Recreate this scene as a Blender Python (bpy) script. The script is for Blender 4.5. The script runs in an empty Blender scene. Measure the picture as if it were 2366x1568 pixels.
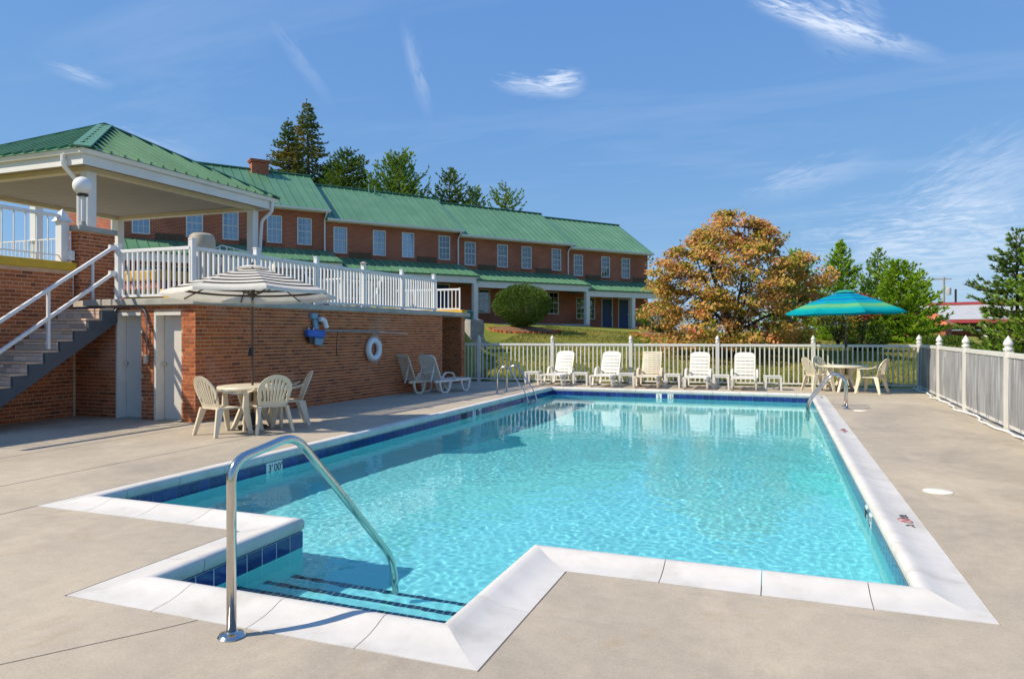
import bpy, bmesh, math, random
from math import sin, cos, pi, radians, sqrt, atan2, hypot, tan
from mathutils import Vector, Matrix, noise as mnoise

# ------------------------------------------------------------------ scene, camera, sky, sun
scene = bpy.context.scene
col = scene.collection
YAW = radians(20.6)
CAM_H = 1.55
cam_data = bpy.data.cameras.new('camera')
cam_data.sensor_fit = 'HORIZONTAL'
cam_data.sensor_width = 36.0
cam_data.lens = 1630 / 2366 * 36.0
cam_data.shift_y = -15 / 2366
cam_data.clip_start = 0.05
cam_data.clip_end = 3000
cam = bpy.data.objects.new('camera', cam_data)
cam.location = (0, 0, CAM_H)
cam.rotation_euler = (pi / 2, 0, YAW)
col.objects.link(cam)
scene.camera = cam

SUN_AZ = radians(232)          # clockwise from +Y, direction towards the sun
SUN_EL = radians(43)
to_sun = Vector((sin(SUN_AZ) * cos(SUN_EL), cos(SUN_AZ) * cos(SUN_EL), sin(SUN_EL)))

world = bpy.data.worlds.new('World')
scene.world = world
world.use_nodes = True
wn, wl = world.node_tree.nodes, world.node_tree.links
wn.clear()
def WN(t, **k):
    n = wn.new(t)
    for a, b in k.items():
        setattr(n, a, b)
    return n
w_out = WN('ShaderNodeOutputWorld')
w_bg = WN('ShaderNodeBackground')
w_bg.inputs['Strength'].default_value = 0.14
sky = WN('ShaderNodeTexSky')
sky.sky_type = 'NISHITA'
sky.sun_disc = False
sky.sun_elevation = SUN_EL
sky.sun_rotation = SUN_AZ
sky.altitude = 100
sky.air_density = 0.8
sky.dust_density = 0.0
sky.ozone_density = 4.0
# wispy cirrus: noise in the direction of view, thin everywhere, a few denser streaks
tc = WN('ShaderNodeTexCoord')
sep = WN('ShaderNodeSeparateXYZ')
wl.new(tc.outputs['Generated'], sep.inputs[0])
def wmath(op, a, b=None, clamp=False):
    n = WN('ShaderNodeMath', operation=op)
    n.use_clamp = clamp
    for i, x in enumerate((a, b)):
        if x is None:
            continue
        if isinstance(x, (int, float)):
            n.inputs[i].default_value = x
        else:
            wl.new(x, n.inputs[i])
    return n.outputs[0]
den = wmath('MAXIMUM', wmath('ADD', sep.outputs[2], 0.12), 0.05)
pxn = wmath('DIVIDE', sep.outputs[0], den)
pyn = wmath('DIVIDE', sep.outputs[1], den)
comb = WN('ShaderNodeCombineXYZ')
wl.new(pxn, comb.inputs[0]); wl.new(pyn, comb.inputs[1])
mp = WN('ShaderNodeMapping')
mp.inputs['Rotation'].default_value = (0, 0, radians(-38))
mp.inputs['Scale'].default_value = (0.55, 1.9, 1)
wl.new(comb.outputs[0], mp.inputs[0])
nz = WN('ShaderNodeTexNoise')
nz.inputs['Scale'].default_value = 1.3
nz.inputs['Detail'].default_value = 9
nz.inputs['Roughness'].default_value = 0.62
nz.inputs['Distortion'].default_value = 0.7
wl.new(mp.outputs[0], nz.inputs['Vector'])
thin = WN('ShaderNodeMapRange')
for i, v in zip(('From Min', 'From Max', 'To Min', 'To Max'), (0.50, 0.85, 0.0, 0.13)):
    thin.inputs[i].default_value = v
wl.new(nz.outputs['Fac'], thin.inputs['Value'])
total = thin.outputs[0]
def pix_dir(u, v):
    r, q = (u - 1183) / 1630, (769 - v) / 1630
    c, s = cos(YAW), sin(YAW)
    return Vector((r * c - s, r * s + c, q)).normalized()
# streaks of cirrus: (centre, long axis end, half width, strength)
streaks = [((1960, 74), (2165, 132), 0.013, 0.80), ((1830, 22), (1950, 68), 0.011, 0.75), ((1950, 60), (2030, 100), 0.034, 0.42), ((1300, 194), (1350, 192), 0.018, 0.95),
           ((1225, 200), (1300, 208), 0.013, .6), ((962, 165), (990, 265), 0.010, 0.26), ((190, 178), (262, 200), 0.008, 0.35), ((340, 335), (450, 360), .016, .25),
           ((2290, 410), (2480, 320), 0.050, 0.24), ((2250, 490), (2480, 420), 0.055, 0.24), ((1880, 410), (2040, 360), 0.022, 0.24), ((2200, 590), (2600, 570), 0.06, 0.50), ((700, 150), (760, 230), .010, .14)]
nrm = WN('ShaderNodeVectorMath', operation='NORMALIZE')
wl.new(tc.outputs['Generated'], nrm.inputs[0])
for si, ((cu, cv), (eu, ev), hw, st) in enumerate(streaks):
    c0, e0 = pix_dir(cu, cv), pix_dir(eu, ev)
    ax = (e0 - c0)
    L = ax.length
    ax.normalize()
    bx = c0.cross(ax).normalized()
    sub = WN('ShaderNodeVectorMath', operation='SUBTRACT')
    wl.new(nrm.outputs[0], sub.inputs[0]); sub.inputs[1].default_value = c0
    da = WN('ShaderNodeVectorMath', operation='DOT_PRODUCT'); wl.new(sub.outputs[0], da.inputs[0]); da.inputs[1].default_value = ax / L
    db = WN('ShaderNodeVectorMath', operation='DOT_PRODUCT'); wl.new(sub.outputs[0], db.inputs[0]); db.inputs[1].default_value = bx / hw
    cc = WN('ShaderNodeCombineXYZ')
    wl.new(wmath('MULTIPLY', da.outputs['Value'], 1.5 * L / 0.06), cc.inputs[0]); wl.new(wmath('MULTIPLY', db.outputs['Value'], 1.9 * hw / .015), cc.inputs[1]); cc.inputs[2].default_value = si * 7.3
    nf = WN('ShaderNodeTexNoise'); nf.inputs['Scale'].default_value = 1.0; nf.inputs['Detail'].default_value = 9; nf.inputs['Roughness'].default_value = 0.66; nf.inputs['Distortion'].default_value = 1.1
    wl.new(cc.outputs[0], nf.inputs['Vector'])
    wob = wmath('MULTIPLY', wmath('SUBTRACT', nf.outputs['Fac'], 0.5), 2.4)
    rb = wmath('ADD', db.outputs['Value'], wob)
    ra = wmath('ADD', da.outputs['Value'], wmath('MULTIPLY', wob, 0.5))
    rr = wmath('ADD', wmath('POWER', wmath('ABSOLUTE', ra), 2.0), wmath('POWER', wmath('ABSOLUTE', rb), 2.0))
    front = WN('ShaderNodeVectorMath', operation='DOT_PRODUCT'); wl.new(nrm.outputs[0], front.inputs[0]); front.inputs[1].default_value = c0
    m = wmath('POWER', wmath('SUBTRACT', 1.0, wmath('MULTIPLY', rr, .55), clamp=True), 2.2)
    fib = WN('ShaderNodeMapRange'); fib.interpolation_type = 'SMOOTHSTEP'
    for k_, v_ in zip(('From Min', 'From Max', 'To Min', 'To Max'), (0.30, 0.72, 0.05, st)): fib.inputs[k_].default_value = v_
    wl.new(nf.outputs['Fac'], fib.inputs['Value'])
    m = wmath('MULTIPLY', m, fib.outputs[0])
    m = wmath('MULTIPLY', m, wmath('GREATER_THAN', front.outputs['Value'], 0.0))
    total = wmath('ADD', total, m)
total = wmath('MINIMUM', total, 0.75)
# haze of a clear late summer day: compresses the sky's range towards a milky blue
sp3 = WN('ShaderNodeSeparateColor'); wl.new(sky.outputs[0], sp3.inputs[0])
cb3 = WN('ShaderNodeCombineColor')
for i_, (k_, g_) in enumerate(((0.83, 0.53), (1.44, 0.39), (3.06, 0.16))):
    wl.new(wmath('MULTIPLY', wmath('POWER', sp3.outputs[i_], g_), k_), cb3.inputs[i_])
cm = WN('ShaderNodeMix', data_type='RGBA')
cm.inputs['B'].default_value = (4.9, 5.3, 6.0, 1)
wl.new(total, cm.inputs['Factor'])
wl.new(cb3.outputs[0], cm.inputs['A'])
wl.new(cm.outputs['Result'], w_bg.inputs['Color'])
wl.new(w_bg.outputs[0], w_out.inputs[0])

sun_data = bpy.data.lights.new('sun', 'SUN')
sun_data.energy = 4.3
sun_data.angle = radians(0.53)
sun_data.color = (1.0, 0.885, 0.72)
sun = bpy.data.objects.new('sun', sun_data)
sun.rotation_euler = (-to_sun).to_track_quat('-Z', 'Y').to_euler()
sun.location = (-20, -20, 30)
col.objects.link(sun)

scene.view_settings.view_transform = 'Standard'
scene.view_settings.look = 'None'
scene.view_settings.exposure = 0.42
scene.view_settings.gamma = 1.0
scene.render.engine = 'CYCLES'
scene.cycles.use_denoising = True
scene.cycles.use_adaptive_sampling = True
scene.cycles.adaptive_threshold = 0.02
scene.cycles.max_bounces = 7
scene.cycles.transparent_max_bounces = 12
scene.cycles.sample_clamp_indirect = 6.0

# ------------------------------------------------------------------ materials
def nodes_of(m):
    m.use_nodes = True
    nt = m.node_tree
    return nt, nt.nodes, nt.links
def mat(name, c, rough=0.55, metal=0.0, var=0.12, vscale=4.0, bump=0.0, bscale=60.0, spec=0.5, rnd=0.0, c2=None, c2_lo=0.5, c2_hi=0.7, c2_scale=1.5, transl=0.0, coord='pos', stretch=None):
    """Principled material: colour c varied by noise, optional second colour patches (wear), bump, random tint per piece."""
    m = bpy.data.materials.new(name)
    nt, N, L = nodes_of(m)
    b = N['Principled BSDF']
    b.inputs['Roughness'].default_value = rough
    b.inputs['Metallic'].default_value = metal
    b.inputs['Specular IOR Level'].default_value = spec
    if coord == 'pos':
        g = N.new('ShaderNodeNewGeometry'); src = g.outputs['Position']
    else:
        g = N.new('ShaderNodeTexCoord'); src = g.outputs['Object']
    if stretch:
        mpn = N.new('ShaderNodeMapping'); mpn.inputs['Scale'].default_value = stretch
        L.new(src, mpn.inputs[0]); src = mpn.outputs[0]
    n1 = N.new('ShaderNodeTexNoise')
    n1.inputs['Scale'].default_value = vscale
    n1.inputs['Detail'].default_value = 6
    n1.inputs['Roughness'].default_value = 0.6
    L.new(src, n1.inputs['Vector'])
    mr = N.new('ShaderNodeMapRange')
    mr.inputs['From Min'].default_value = 0.3; mr.inputs['From Max'].default_value = 0.7
    mr.inputs['To Min'].default_value = 1 - var; mr.inputs['To Max'].default_value = 1 + var
    L.new(n1.outputs['Fac'], mr.inputs['Value'])
    base = N.new('ShaderNodeMix'); base.data_type = 'RGBA'; base.blend_type = 'MIX'
    base.inputs['A'].default_value = (*c, 1)
    base.inputs['B'].default_value = (*(c2 or c), 1)
    base.inputs['Factor'].default_value = 0.0
    if c2:
        n2 = N.new('ShaderNodeTexNoise'); n2.inputs['Scale'].default_value = c2_scale; n2.inputs['Detail'].default_value = 7; n2.inputs['Roughness'].default_value = 0.62
        L.new(src, n2.inputs['Vector'])
        m2 = N.new('ShaderNodeMapRange'); m2.inputs['From Min'].default_value = c2_lo; m2.inputs['From Max'].default_value = c2_hi
        L.new(n2.outputs['Fac'], m2.inputs['Value'])
        L.new(m2.outputs[0], base.inputs['Factor'])
    val = mr.outputs[0]
    if rnd:
        oi = N.new('ShaderNodeObjectInfo'); gi = N.new('ShaderNodeNewGeometry')
        ad = N.new('ShaderNodeMath'); ad.operation = 'ADD'
        L.new(oi.outputs['Random'], ad.inputs[0]); L.new(gi.outputs['Random Per Island'], ad.inputs[1])
        fr = N.new('ShaderNodeMath'); fr.operation = 'FRACT'; L.new(ad.outputs[0], fr.inputs[0])
        r2 = N.new('ShaderNodeMapRange'); r2.inputs['To Min'].default_value = 1 - rnd; r2.inputs['To Max'].default_value = 1 + rnd
        L.new(fr.outputs[0], r2.inputs['Value'])
        mu = N.new('ShaderNodeMath'); mu.operation = 'MULTIPLY'; L.new(val, mu.inputs[0]); L.new(r2.outputs[0], mu.inputs[1])
        val = mu.outputs[0]
    vm = N.new('ShaderNodeVectorMath'); vm.operation = 'SCALE'
    L.new(base.outputs['Result'], vm.inputs[0]); L.new(val, vm.inputs['Scale'])
    L.new(vm.outputs[0], b.inputs['Base Color'])
    if bump:
        n3 = N.new('ShaderNodeTexNoise'); n3.inputs['Scale'].default_value = bscale; n3.inputs['Detail'].default_value = 5
        L.new(src, n3.inputs['Vector'])
        bp = N.new('ShaderNodeBump'); bp.inputs['Strength'].default_value = bump; bp.inputs['Distance'].default_value = 0.02
        L.new(n3.outputs['Fac'], bp.inputs['Height'])
        L.new(bp.outputs[0], b.inputs['Normal'])
    if transl:
        tb = N.new('ShaderNodeBsdfTranslucent'); L.new(vm.outputs[0], tb.inputs['Color'])
        mx = N.new('ShaderNodeMixShader'); mx.inputs[0].default_value = transl
        L.new(b.outputs[0], mx.inputs[1]); L.new(tb.outputs[0], mx.inputs[2])
        L.new(mx.outputs[0], N['Material Output'].inputs['Surface'])
    return m

def ramp_mat(name, stops, rough=0.6, transl=0.25, spec=0.3, nscale=0.6, nweight=0.5, ndetail=3):
    """foliage: colour ramp over (random per leaf mixed with large noise)"""
    m = bpy.data.materials.new(name)
    nt, N, L = nodes_of(m)
    b = N['Principled BSDF']
    b.inputs['Roughness'].default_value = rough
    b.inputs['Specular IOR Level'].default_value = spec
    g = N.new('ShaderNodeNewGeometry')
    n1 = N.new('ShaderNodeTexNoise'); n1.inputs['Scale'].default_value = nscale; n1.inputs['Detail'].default_value = ndetail
    L.new(g.outputs['Position'], n1.inputs['Vector'])
    m1 = N.new('ShaderNodeMapRange'); m1.inputs['From Min'].default_value = 0.3; m1.inputs['From Max'].default_value = 0.7
    L.new(n1.outputs['Fac'], m1.inputs['Value'])
    mx0 = N.new('ShaderNodeMix'); mx0.data_type = 'FLOAT'; mx0.inputs['Factor'].default_value = nweight
    L.new(g.outputs['Random Per Island'], mx0.inputs['A']); L.new(m1.outputs[0], mx0.inputs['B'])
    r = N.new('ShaderNodeValToRGB')
    cr = r.color_ramp
    while len(cr.elements) < len(stops):
        cr.elements.new(0.5)
    for e, (p, c) in zip(cr.elements, stops):
        e.position = p; e.color = (*c, 1)
    L.new(mx0.outputs['Result'], r.inputs[0])
    L.new(r.outputs[0], b.inputs['Base Color'])
    tb = N.new('ShaderNodeBsdfTranslucent'); L.new(r.outputs[0], tb.inputs['Color'])
    mx = N.new('ShaderNodeMixShader'); mx.inputs[0].default_value = transl
    L.new(b.outputs[0], mx.inputs[1]); L.new(tb.outputs[0], mx.inputs[2])
    L.new(mx.outputs[0], N['Material Output'].inputs['Surface'])
    return m

def concrete_mat():
    """worn broom finished concrete: broad blotches, pale worn patches, brownish stains, fine grain"""
    m = bpy.data.materials.new('concrete')
    nt, N, L = nodes_of(m)
    b = N['Principled BSDF']; b.inputs['Roughness'].default_value = 0.86; b.inputs['Specular IOR Level'].default_value = 0.3
    g = N.new('ShaderNodeNewGeometry')
    def noise(scale, detail=7, rough=.62, st=(1, 1, 1), dist=0.0):
        mpn = N.new('ShaderNodeMapping'); mpn.inputs['Scale'].default_value = st; L.new(g.outputs['Position'], mpn.inputs[0])
        n = N.new('ShaderNodeTexNoise'); n.inputs['Scale'].default_value = scale; n.inputs['Detail'].default_value = detail; n.inputs['Roughness'].default_value = rough; n.inputs['Distortion'].default_value = dist
        L.new(mpn.outputs[0], n.inputs['Vector']); return n.outputs['Fac']
    def rng(x, a, b_, c, d):
        r = N.new('ShaderNodeMapRange')
        for k, v in zip(('From Min', 'From Max', 'To Min', 'To Max'), (a, b_, c, d)): r.inputs[k].default_value = v
        L.new(x, r.inputs['Value']); return r.outputs[0]
    def mix(fac, A, B):
        x = N.new('ShaderNodeMix'); x.data_type = 'RGBA'; L.new(fac, x.inputs['Factor'])
        for nm, v in (('A', A), ('B', B)):
            if isinstance(v, tuple): x.inputs[nm].default_value = (*v, 1)
            else: L.new(v, x.inputs[nm])
        return x.outputs['Result']
    c = mix(rng(noise(0.32, 8, .65, dist=.6), .36, .64, 0, 1), (0.375, 0.325, 0.255), (0.535, 0.458, 0.345))
    c = mix(rng(noise(0.9, 8, .7, (1, .45, 1), .4), .50, .72, 0, .65), c, (0.64, 0.545, 0.40))          # pale worn patches
    c = mix(rng(noise(1.7, 9, .72, dist=1.0), .57, .76, 0, .55), c, (0.42, 0.29, 0.14))                  # rusty brown stains
    c = mix(rng(noise(2.6, 8, .7, (.35, 1.4, 1)), .60, .80, 0, .5), c, (0.24, 0.225, 0.205))              # dark drag marks
    gr = rng(noise(70, 4, .7), .25, .75, .86, 1.14)
    md = rng(noise(7, 6, .7), .3, .7, .85, .99)
    mu = N.new('ShaderNodeMath'); mu.operation = 'MULTIPLY'; L.new(gr, mu.inputs[0]); L.new(md, mu.inputs[1])
    vm = N.new('ShaderNodeVectorMath'); vm.operation = 'SCALE'; L.new(c, vm.inputs[0]); L.new(mu.outputs[0], vm.inputs['Scale'])
    L.new(vm.outputs[0], b.inputs['Base Color'])
    bp = N.new('ShaderNodeBump'); bp.inputs['Strength'].default_value = .18; bp.inputs['Distance'].default_value = .01
    L.new(noise(160, 5, .6), bp.inputs['Height']); L.new(bp.outputs[0], b.inputs['Normal'])
    return m
M = {}
M['concrete'] = concrete_mat()
M['joint'] = mat('deck_joint', (0.07, 0.062, 0.055), 0.9)
M['coping'] = mat('coping_white', (0.65, 0.62, 0.565), 0.6, var=0.06, vscale=6, bump=0.05, bscale=150, c2=(0.47, 0.435, 0.37), c2_lo=0.52, c2_hi=0.82, c2_scale=2.2, rnd=0.05)
M['tile'] = mat('tile_blue', (0.012, 0.030, 0.17), 0.12, var=0.15, vscale=9, rnd=0.28, spec=0.6)
M['grout'] = mat('grout', (0.60, 0.66, 0.68), 0.7)
M['plaster'] = mat('pool_plaster', (0.30, 0.77, 0.77), 0.7, var=0.05, vscale=3, c2=(0.26, 0.66, 0.66), c2_lo=0.5, c2_hi=0.8, c2_scale=0.8)
M['step_tile'] = mat('step_tile', (0.010, 0.045, 0.10), 0.3, rnd=0.25)
M['white'] = mat('white_paint', (0.70, 0.70, 0.69), 0.45, var=0.04, vscale=3, c2=(0.66, 0.65, 0.60), c2_lo=0.58, c2_hi=0.85, c2_scale=2.0)
M['trim'] = mat('white_trim', (0.74, 0.73, 0.70), 0.5, var=0.04, vscale=2, c2=(0.62, 0.60, 0.55), c2_lo=0.55, c2_hi=0.85, c2_scale=1.3)
M['vinyl'] = mat('white_vinyl', (0.68, 0.665, 0.61), 0.4, var=0.05, vscale=3, c2=(0.66, 0.63, 0.54), c2_lo=0.55, c2_hi=0.85, c2_scale=2.5)
M['resin'] = mat('white_resin', (0.70, 0.675, 0.61), 0.35, var=0.04, vscale=7, c2=(0.70, 0.66, 0.56), c2_lo=0.5, c2_hi=0.9, c2_scale=4)
M['cream'] = mat('cream_resin', (0.66, 0.585, 0.44), 0.4, var=0.05, vscale=7, c2=(0.64, 0.56, 0.42), c2_lo=0.5, c2_hi=0.85, c2_scale=4)
M['steel'] = mat('stainless', (0.62, 0.60, 0.56), 0.16, 1.0, var=0.06, vscale=12)
M['brick'] = None
M['roof'] = mat('green_roof', (0.107, 0.248, 0.135), 0.42, var=0.10, vscale=0.9, rnd=0.05, c2=(0.142, 0.284, 0.167), c2_lo=0.45, c2_hi=0.8, c2_scale=0.7, spec=0.45)
M['roof_trim'] = mat('green_roof_trim', (0.10, 0.25, 0.16), 0.5, var=0.08)
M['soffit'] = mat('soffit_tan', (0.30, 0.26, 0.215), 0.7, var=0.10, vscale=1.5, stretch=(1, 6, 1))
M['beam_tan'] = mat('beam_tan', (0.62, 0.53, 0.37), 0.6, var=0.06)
M['stringer'] = mat('stringer_paint', (0.055, 0.075, 0.095), 0.5, var=0.12, vscale=5)
M['slab'] = mat('terrace_concrete', (0.40, 0.385, 0.34), 0.85, var=0.18, vscale=2.5, bump=0.15, bscale=80, c2=(0.25, 0.27, 0.23), c2_lo=0.5, c2_hi=0.72, c2_scale=1.6)
M['yellow'] = mat('yellow_paint', (0.62, 0.36, 0.012), 0.5, var=0.10, vscale=4, c2=(0.48, 0.29, 0.03), c2_lo=0.55, c2_hi=0.8, c2_scale=3)
M['door_grey'] = mat('door_grey', (0.64, 0.60, 0.53), 0.5, var=0.04, vscale=2)
M['door_blue'] = mat('door_blue', (0.012, 0.045, 0.16), 0.4, var=0.08)
M['dark'] = mat('dark_void', (0.012, 0.012, 0.014), 0.6)
M['black'] = mat('black_plastic', (0.02, 0.02, 0.022), 0.45)
M['board'] = mat('brown_board', (0.11, 0.062, 0.028), 0.7, var=0.2, vscale=3)
M['tan_bin'] = mat('tan_bin', (0.36, 0.32, 0.24), 0.55, var=0.06)
M['teal_bin'] = mat('teal_bin', (0.01, 0.11, 0.11), 0.45)
M['blue_plastic'] = mat('blue_plastic', (0.012, 0.12, 0.48), 0.35)
M['blue_grey'] = mat('blue_grey_plastic', (0.18, 0.32, 0.42), 0.5)
M['pvc'] = mat('pvc_white', (0.75, 0.76, 0.78), 0.35)
M['ring'] = mat('ring_white', (0.68, 0.70, 0.72), 0.6, var=0.05)
M['rope'] = mat('rope', (0.62, 0.58, 0.48), 0.8)
M['umb_pole'] = mat('umbrella_pole', (0.075, 0.055, 0.042), 0.4, var=0.1)
M['fabric_grey'] = mat('screen_fabric', (0.25, 0.255, 0.26), 0.85, var=0.42, vscale=7, stretch=(1, 1, 0.12), bump=0.2, bscale=90)
M['hose'] = mat('hose_white', (0.74, 0.73, 0.70), 0.5)
M['bark'] = mat('bark', (0.085, 0.06, 0.042), 0.9, var=0.3, vscale=8, bump=0.5, bscale=30)
M['bark_grey'] = mat('bark_grey', (0.16, 0.125, 0.10), 0.9, var=0.3, vscale=6, bump=0.5, bscale=30)
M['mulch'] = mat('mulch', (0.20, 0.105, 0.05), 0.95, var=0.35, vscale=18, bump=0.6, bscale=60)
M['rock'] = mat('rock', (0.30, 0.285, 0.26), 0.9, var=0.3, vscale=5, bump=0.6, bscale=12)
M['asphalt'] = mat('asphalt', (0.06, 0.06, 0.06), 0.9)
M['curtain'] = mat('curtain', (0.66, 0.68, 0.70), 0.9, var=0.10, vscale=9, stretch=(1, 1, 0.1))
M['globe'] = mat('lamp_globe', (0.80, 0.79, 0.76), 0.35, var=0.02)
M['grey_roof'] = mat('grey_roof', (0.42, 0.43, 0.44), 0.6, var=0.1, vscale=2)
M['red_trim'] = mat('red_trim', (0.30, 0.035, 0.04), 0.5)
M['orange_roof'] = mat('orange_roof', (0.55, 0.16, 0.07), 0.6)
M['wood_pole'] = mat('wood_pole', (0.30, 0.27, 0.24), 0.9)
M['conduit'] = mat('conduit', (0.30, 0.30, 0.31), 0.4, 0.6)
M['black_text'] = mat('marker_black', (0.02, 0.02, 0.02), 0.6)
M['red_text'] = mat('marker_red', (0.45, 0.03, 0.03), 0.6)
M['marker_tile'] = mat('marker_tile', (0.78, 0.78, 0.75), 0.3)
M['lid'] = mat('skimmer_lid', (0.80, 0.76, 0.64), 0.5)
M['car_dark'] = mat('car_dark', (0.02, 0.022, 0.03), 0.2)

def glass_mat():
    m = bpy.data.materials.new('window_glass')
    nt, N, L = nodes_of(m)
    N.clear()
    o = N.new('ShaderNodeOutputMaterial')
    gl = N.new('ShaderNodeBsdfGlossy'); gl.inputs['Roughness'].default_value = 0.03; gl.inputs['Color'].default_value = (0.9, 0.95, 1, 1)
    tr = N.new('ShaderNodeBsdfTransparent'); tr.inputs['Color'].default_value = (0.80, 0.88, 0.94, 1)
    fr = N.new('ShaderNodeFresnel'); fr.inputs['IOR'].default_value = 2.3
    mx = N.new('ShaderNodeMixShader')
    L.new(fr.outputs[0], mx.inputs[0]); L.new(tr.outputs[0], mx.inputs[1]); L.new(gl.outputs[0], mx.inputs[2])
    L.new(mx.outputs[0], o.inputs['Surface'])
    return m
M['glass'] = glass_mat()

def brick_mat(name, stops, stain=(0.45, 0.33, 0.27), stain_amt=0.35):
    m = bpy.data.materials.new(name)
    nt, N, L = nodes_of(m)
    b = N['Principled BSDF']; b.inputs['Roughness'].default_value = 0.85; b.inputs['Specular IOR Level'].default_value = 0.25
    oi = N.new('ShaderNodeObjectInfo'); g = N.new('ShaderNodeNewGeometry')
    ad = N.new('ShaderNodeMath'); ad.operation = 'ADD'
    L.new(oi.outputs['Random'], ad.inputs[0]); L.new(g.outputs['Random Per Island'], ad.inputs[1])
    fr = N.new('ShaderNodeMath'); fr.operation = 'FRACT'; L.new(ad.outputs[0], fr.inputs[0])
    r = N.new('ShaderNodeValToRGB'); cr = r.color_ramp
    while len(cr.elements) < len(stops):
        cr.elements.new(0.5)
    for e, (p, c) in zip(cr.elements, stops):
        e.position = p; e.color = (*c, 1)
    L.new(fr.outputs[0], r.inputs[0])
    n1 = N.new('ShaderNodeTexNoise'); n1.inputs['Scale'].default_value = 30; n1.inputs['Detail'].default_value = 4
    L.new(g.outputs['Position'], n1.inputs['Vector'])
    mr = N.new('ShaderNodeMapRange'); mr.inputs['To Min'].default_value = 0.75; mr.inputs['To Max'].default_value = 1.25
    L.new(n1.outputs['Fac'], mr.inputs['Value'])
    vm = N.new('ShaderNodeVectorMath'); vm.operation = 'SCALE'; L.new(r.outputs[0], vm.inputs[0]); L.new(mr.outputs[0], vm.inputs['Scale'])
    n2 = N.new('ShaderNodeTexNoise'); n2.inputs['Scale'].default_value = 0.9; n2.inputs['Detail'].default_value = 6
    L.new(g.outputs['Position'], n2.inputs['Vector'])
    m2 = N.new('ShaderNodeMapRange'); m2.inputs['From Min'].default_value = 0.58; m2.inputs['From Max'].default_value = 0.78; m2.inputs['To Max'].default_value = stain_amt
    L.new(n2.outputs['Fac'], m2.inputs['Value'])
    mx = N.new('ShaderNodeMix'); mx.data_type = 'RGBA'; L.new(m2.outputs[0], mx.inputs['Factor']); L.new(vm.outputs[0], mx.inputs['A']); mx.inputs['B'].default_value = (*stain, 1)
    L.new(mx.outputs['Result'], b.inputs['Base Color'])
    bp = N.new('ShaderNodeBump'); bp.inputs['Strength'].default_value = 0.25; bp.inputs['Distance'].default_value = 0.01; L.new(n1.outputs['Fac'], bp.inputs['Height']); L.new(bp.outputs[0], b.inputs['Normal'])
    return m
M['brick'] = brick_mat('brick', [(0.0, (0.30, 0.082, 0.028)), (0.3, (0.42, 0.118, 0.038)), (0.6, (0.50, 0.150, 0.050)), (0.85, (0.38, 0.112, 0.042)), (1.0, (0.21, 0.064, 0.028))], stain=(0.50, 0.36, 0.29), stain_amt=0.55)
M['mortar'] = mat('mortar', (0.66, 0.45, 0.30), 0.95, var=0.15, vscale=6, bump=0.2, bscale=120)
M['stone'] = brick_mat('stair_stone', [(0.0, (0.431, 0.340, 0.274)), (0.35, (0.705, 0.549, 0.428)), (0.6, (0.548, 0.473, 0.420)), (0.85, (0.822, 0.643, 0.493)), (1.0, (0.334, 0.284, 0.246))], stain=(.4, .36, .32))

def far_brick():
    m = bpy.data.materials.new('facade_brick')
    nt, N, L = nodes_of(m)
    b = N['Principled BSDF']; b.inputs['Roughness'].default_value = 0.85; b.inputs['Specular IOR Level'].default_value = 0.2
    tcn = N.new('ShaderNodeTexCoord'); sp = N.new('ShaderNodeSeparateXYZ'); L.new(tcn.outputs['Object'], sp.inputs[0])
    gi = N.new('ShaderNodeNewGeometry')
    ad = N.new('ShaderNodeMath'); ad.operation = 'ADD'; L.new(sp.outputs[0], ad.inputs[0]); L.new(sp.outputs[1], ad.inputs[1])
    cb = N.new('ShaderNodeCombineXYZ'); L.new(ad.outputs[0], cb.inputs[0]); L.new(sp.outputs[2], cb.inputs[1])
    bt = N.new('ShaderNodeTexBrick')
    bt.inputs['Scale'].default_value = 1.0
    bt.inputs['Brick Width'].default_value = 0.203; bt.inputs['Row Height'].default_value = 0.0677; bt.inputs['Mortar Size'].default_value = 0.010
    bt.inputs['Color1'].default_value = (0.40, 0.080, 0.036, 1); bt.inputs['Color2'].default_value = (0.25, 0.050, 0.027, 1); bt.inputs['Mortar'].default_value = (0.46, 0.27, 0.18, 1)
    bt.inputs['Bias'].default_value = -0.1
    L.new(cb.outputs[0], bt.inputs['Vector'])
    n1 = N.new('ShaderNodeTexNoise'); n1.inputs['Scale'].default_value = 0.8; n1.inputs['Detail'].default_value = 5; L.new(gi.outputs['Position'], n1.inputs['Vector'])
    mr = N.new('ShaderNodeMapRange'); mr.inputs['From Min'].default_value = .3; mr.inputs['From Max'].default_value = .7; mr.inputs['To Min'].default_value = 0.82; mr.inputs['To Max'].default_value = 1.18; L.new(n1.outputs['Fac'], mr.inputs['Value'])
    vm = N.new('ShaderNodeVectorMath'); vm.operation = 'SCALE'; L.new(bt.outputs['Color'], vm.inputs[0]); L.new(mr.outputs[0], vm.inputs['Scale'])
    L.new(vm.outputs[0], b.inputs['Base Color'])
    bp = N.new('ShaderNodeBump'); bp.inputs['Strength'].default_value = 0.3; bp.inputs['Distance'].default_value = 0.01; bp.invert = True; L.new(bt.outputs['Fac'], bp.inputs['Height']); L.new(bp.outputs[0], b.inputs['Normal'])
    return m
M['facade'] = far_brick()

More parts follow.
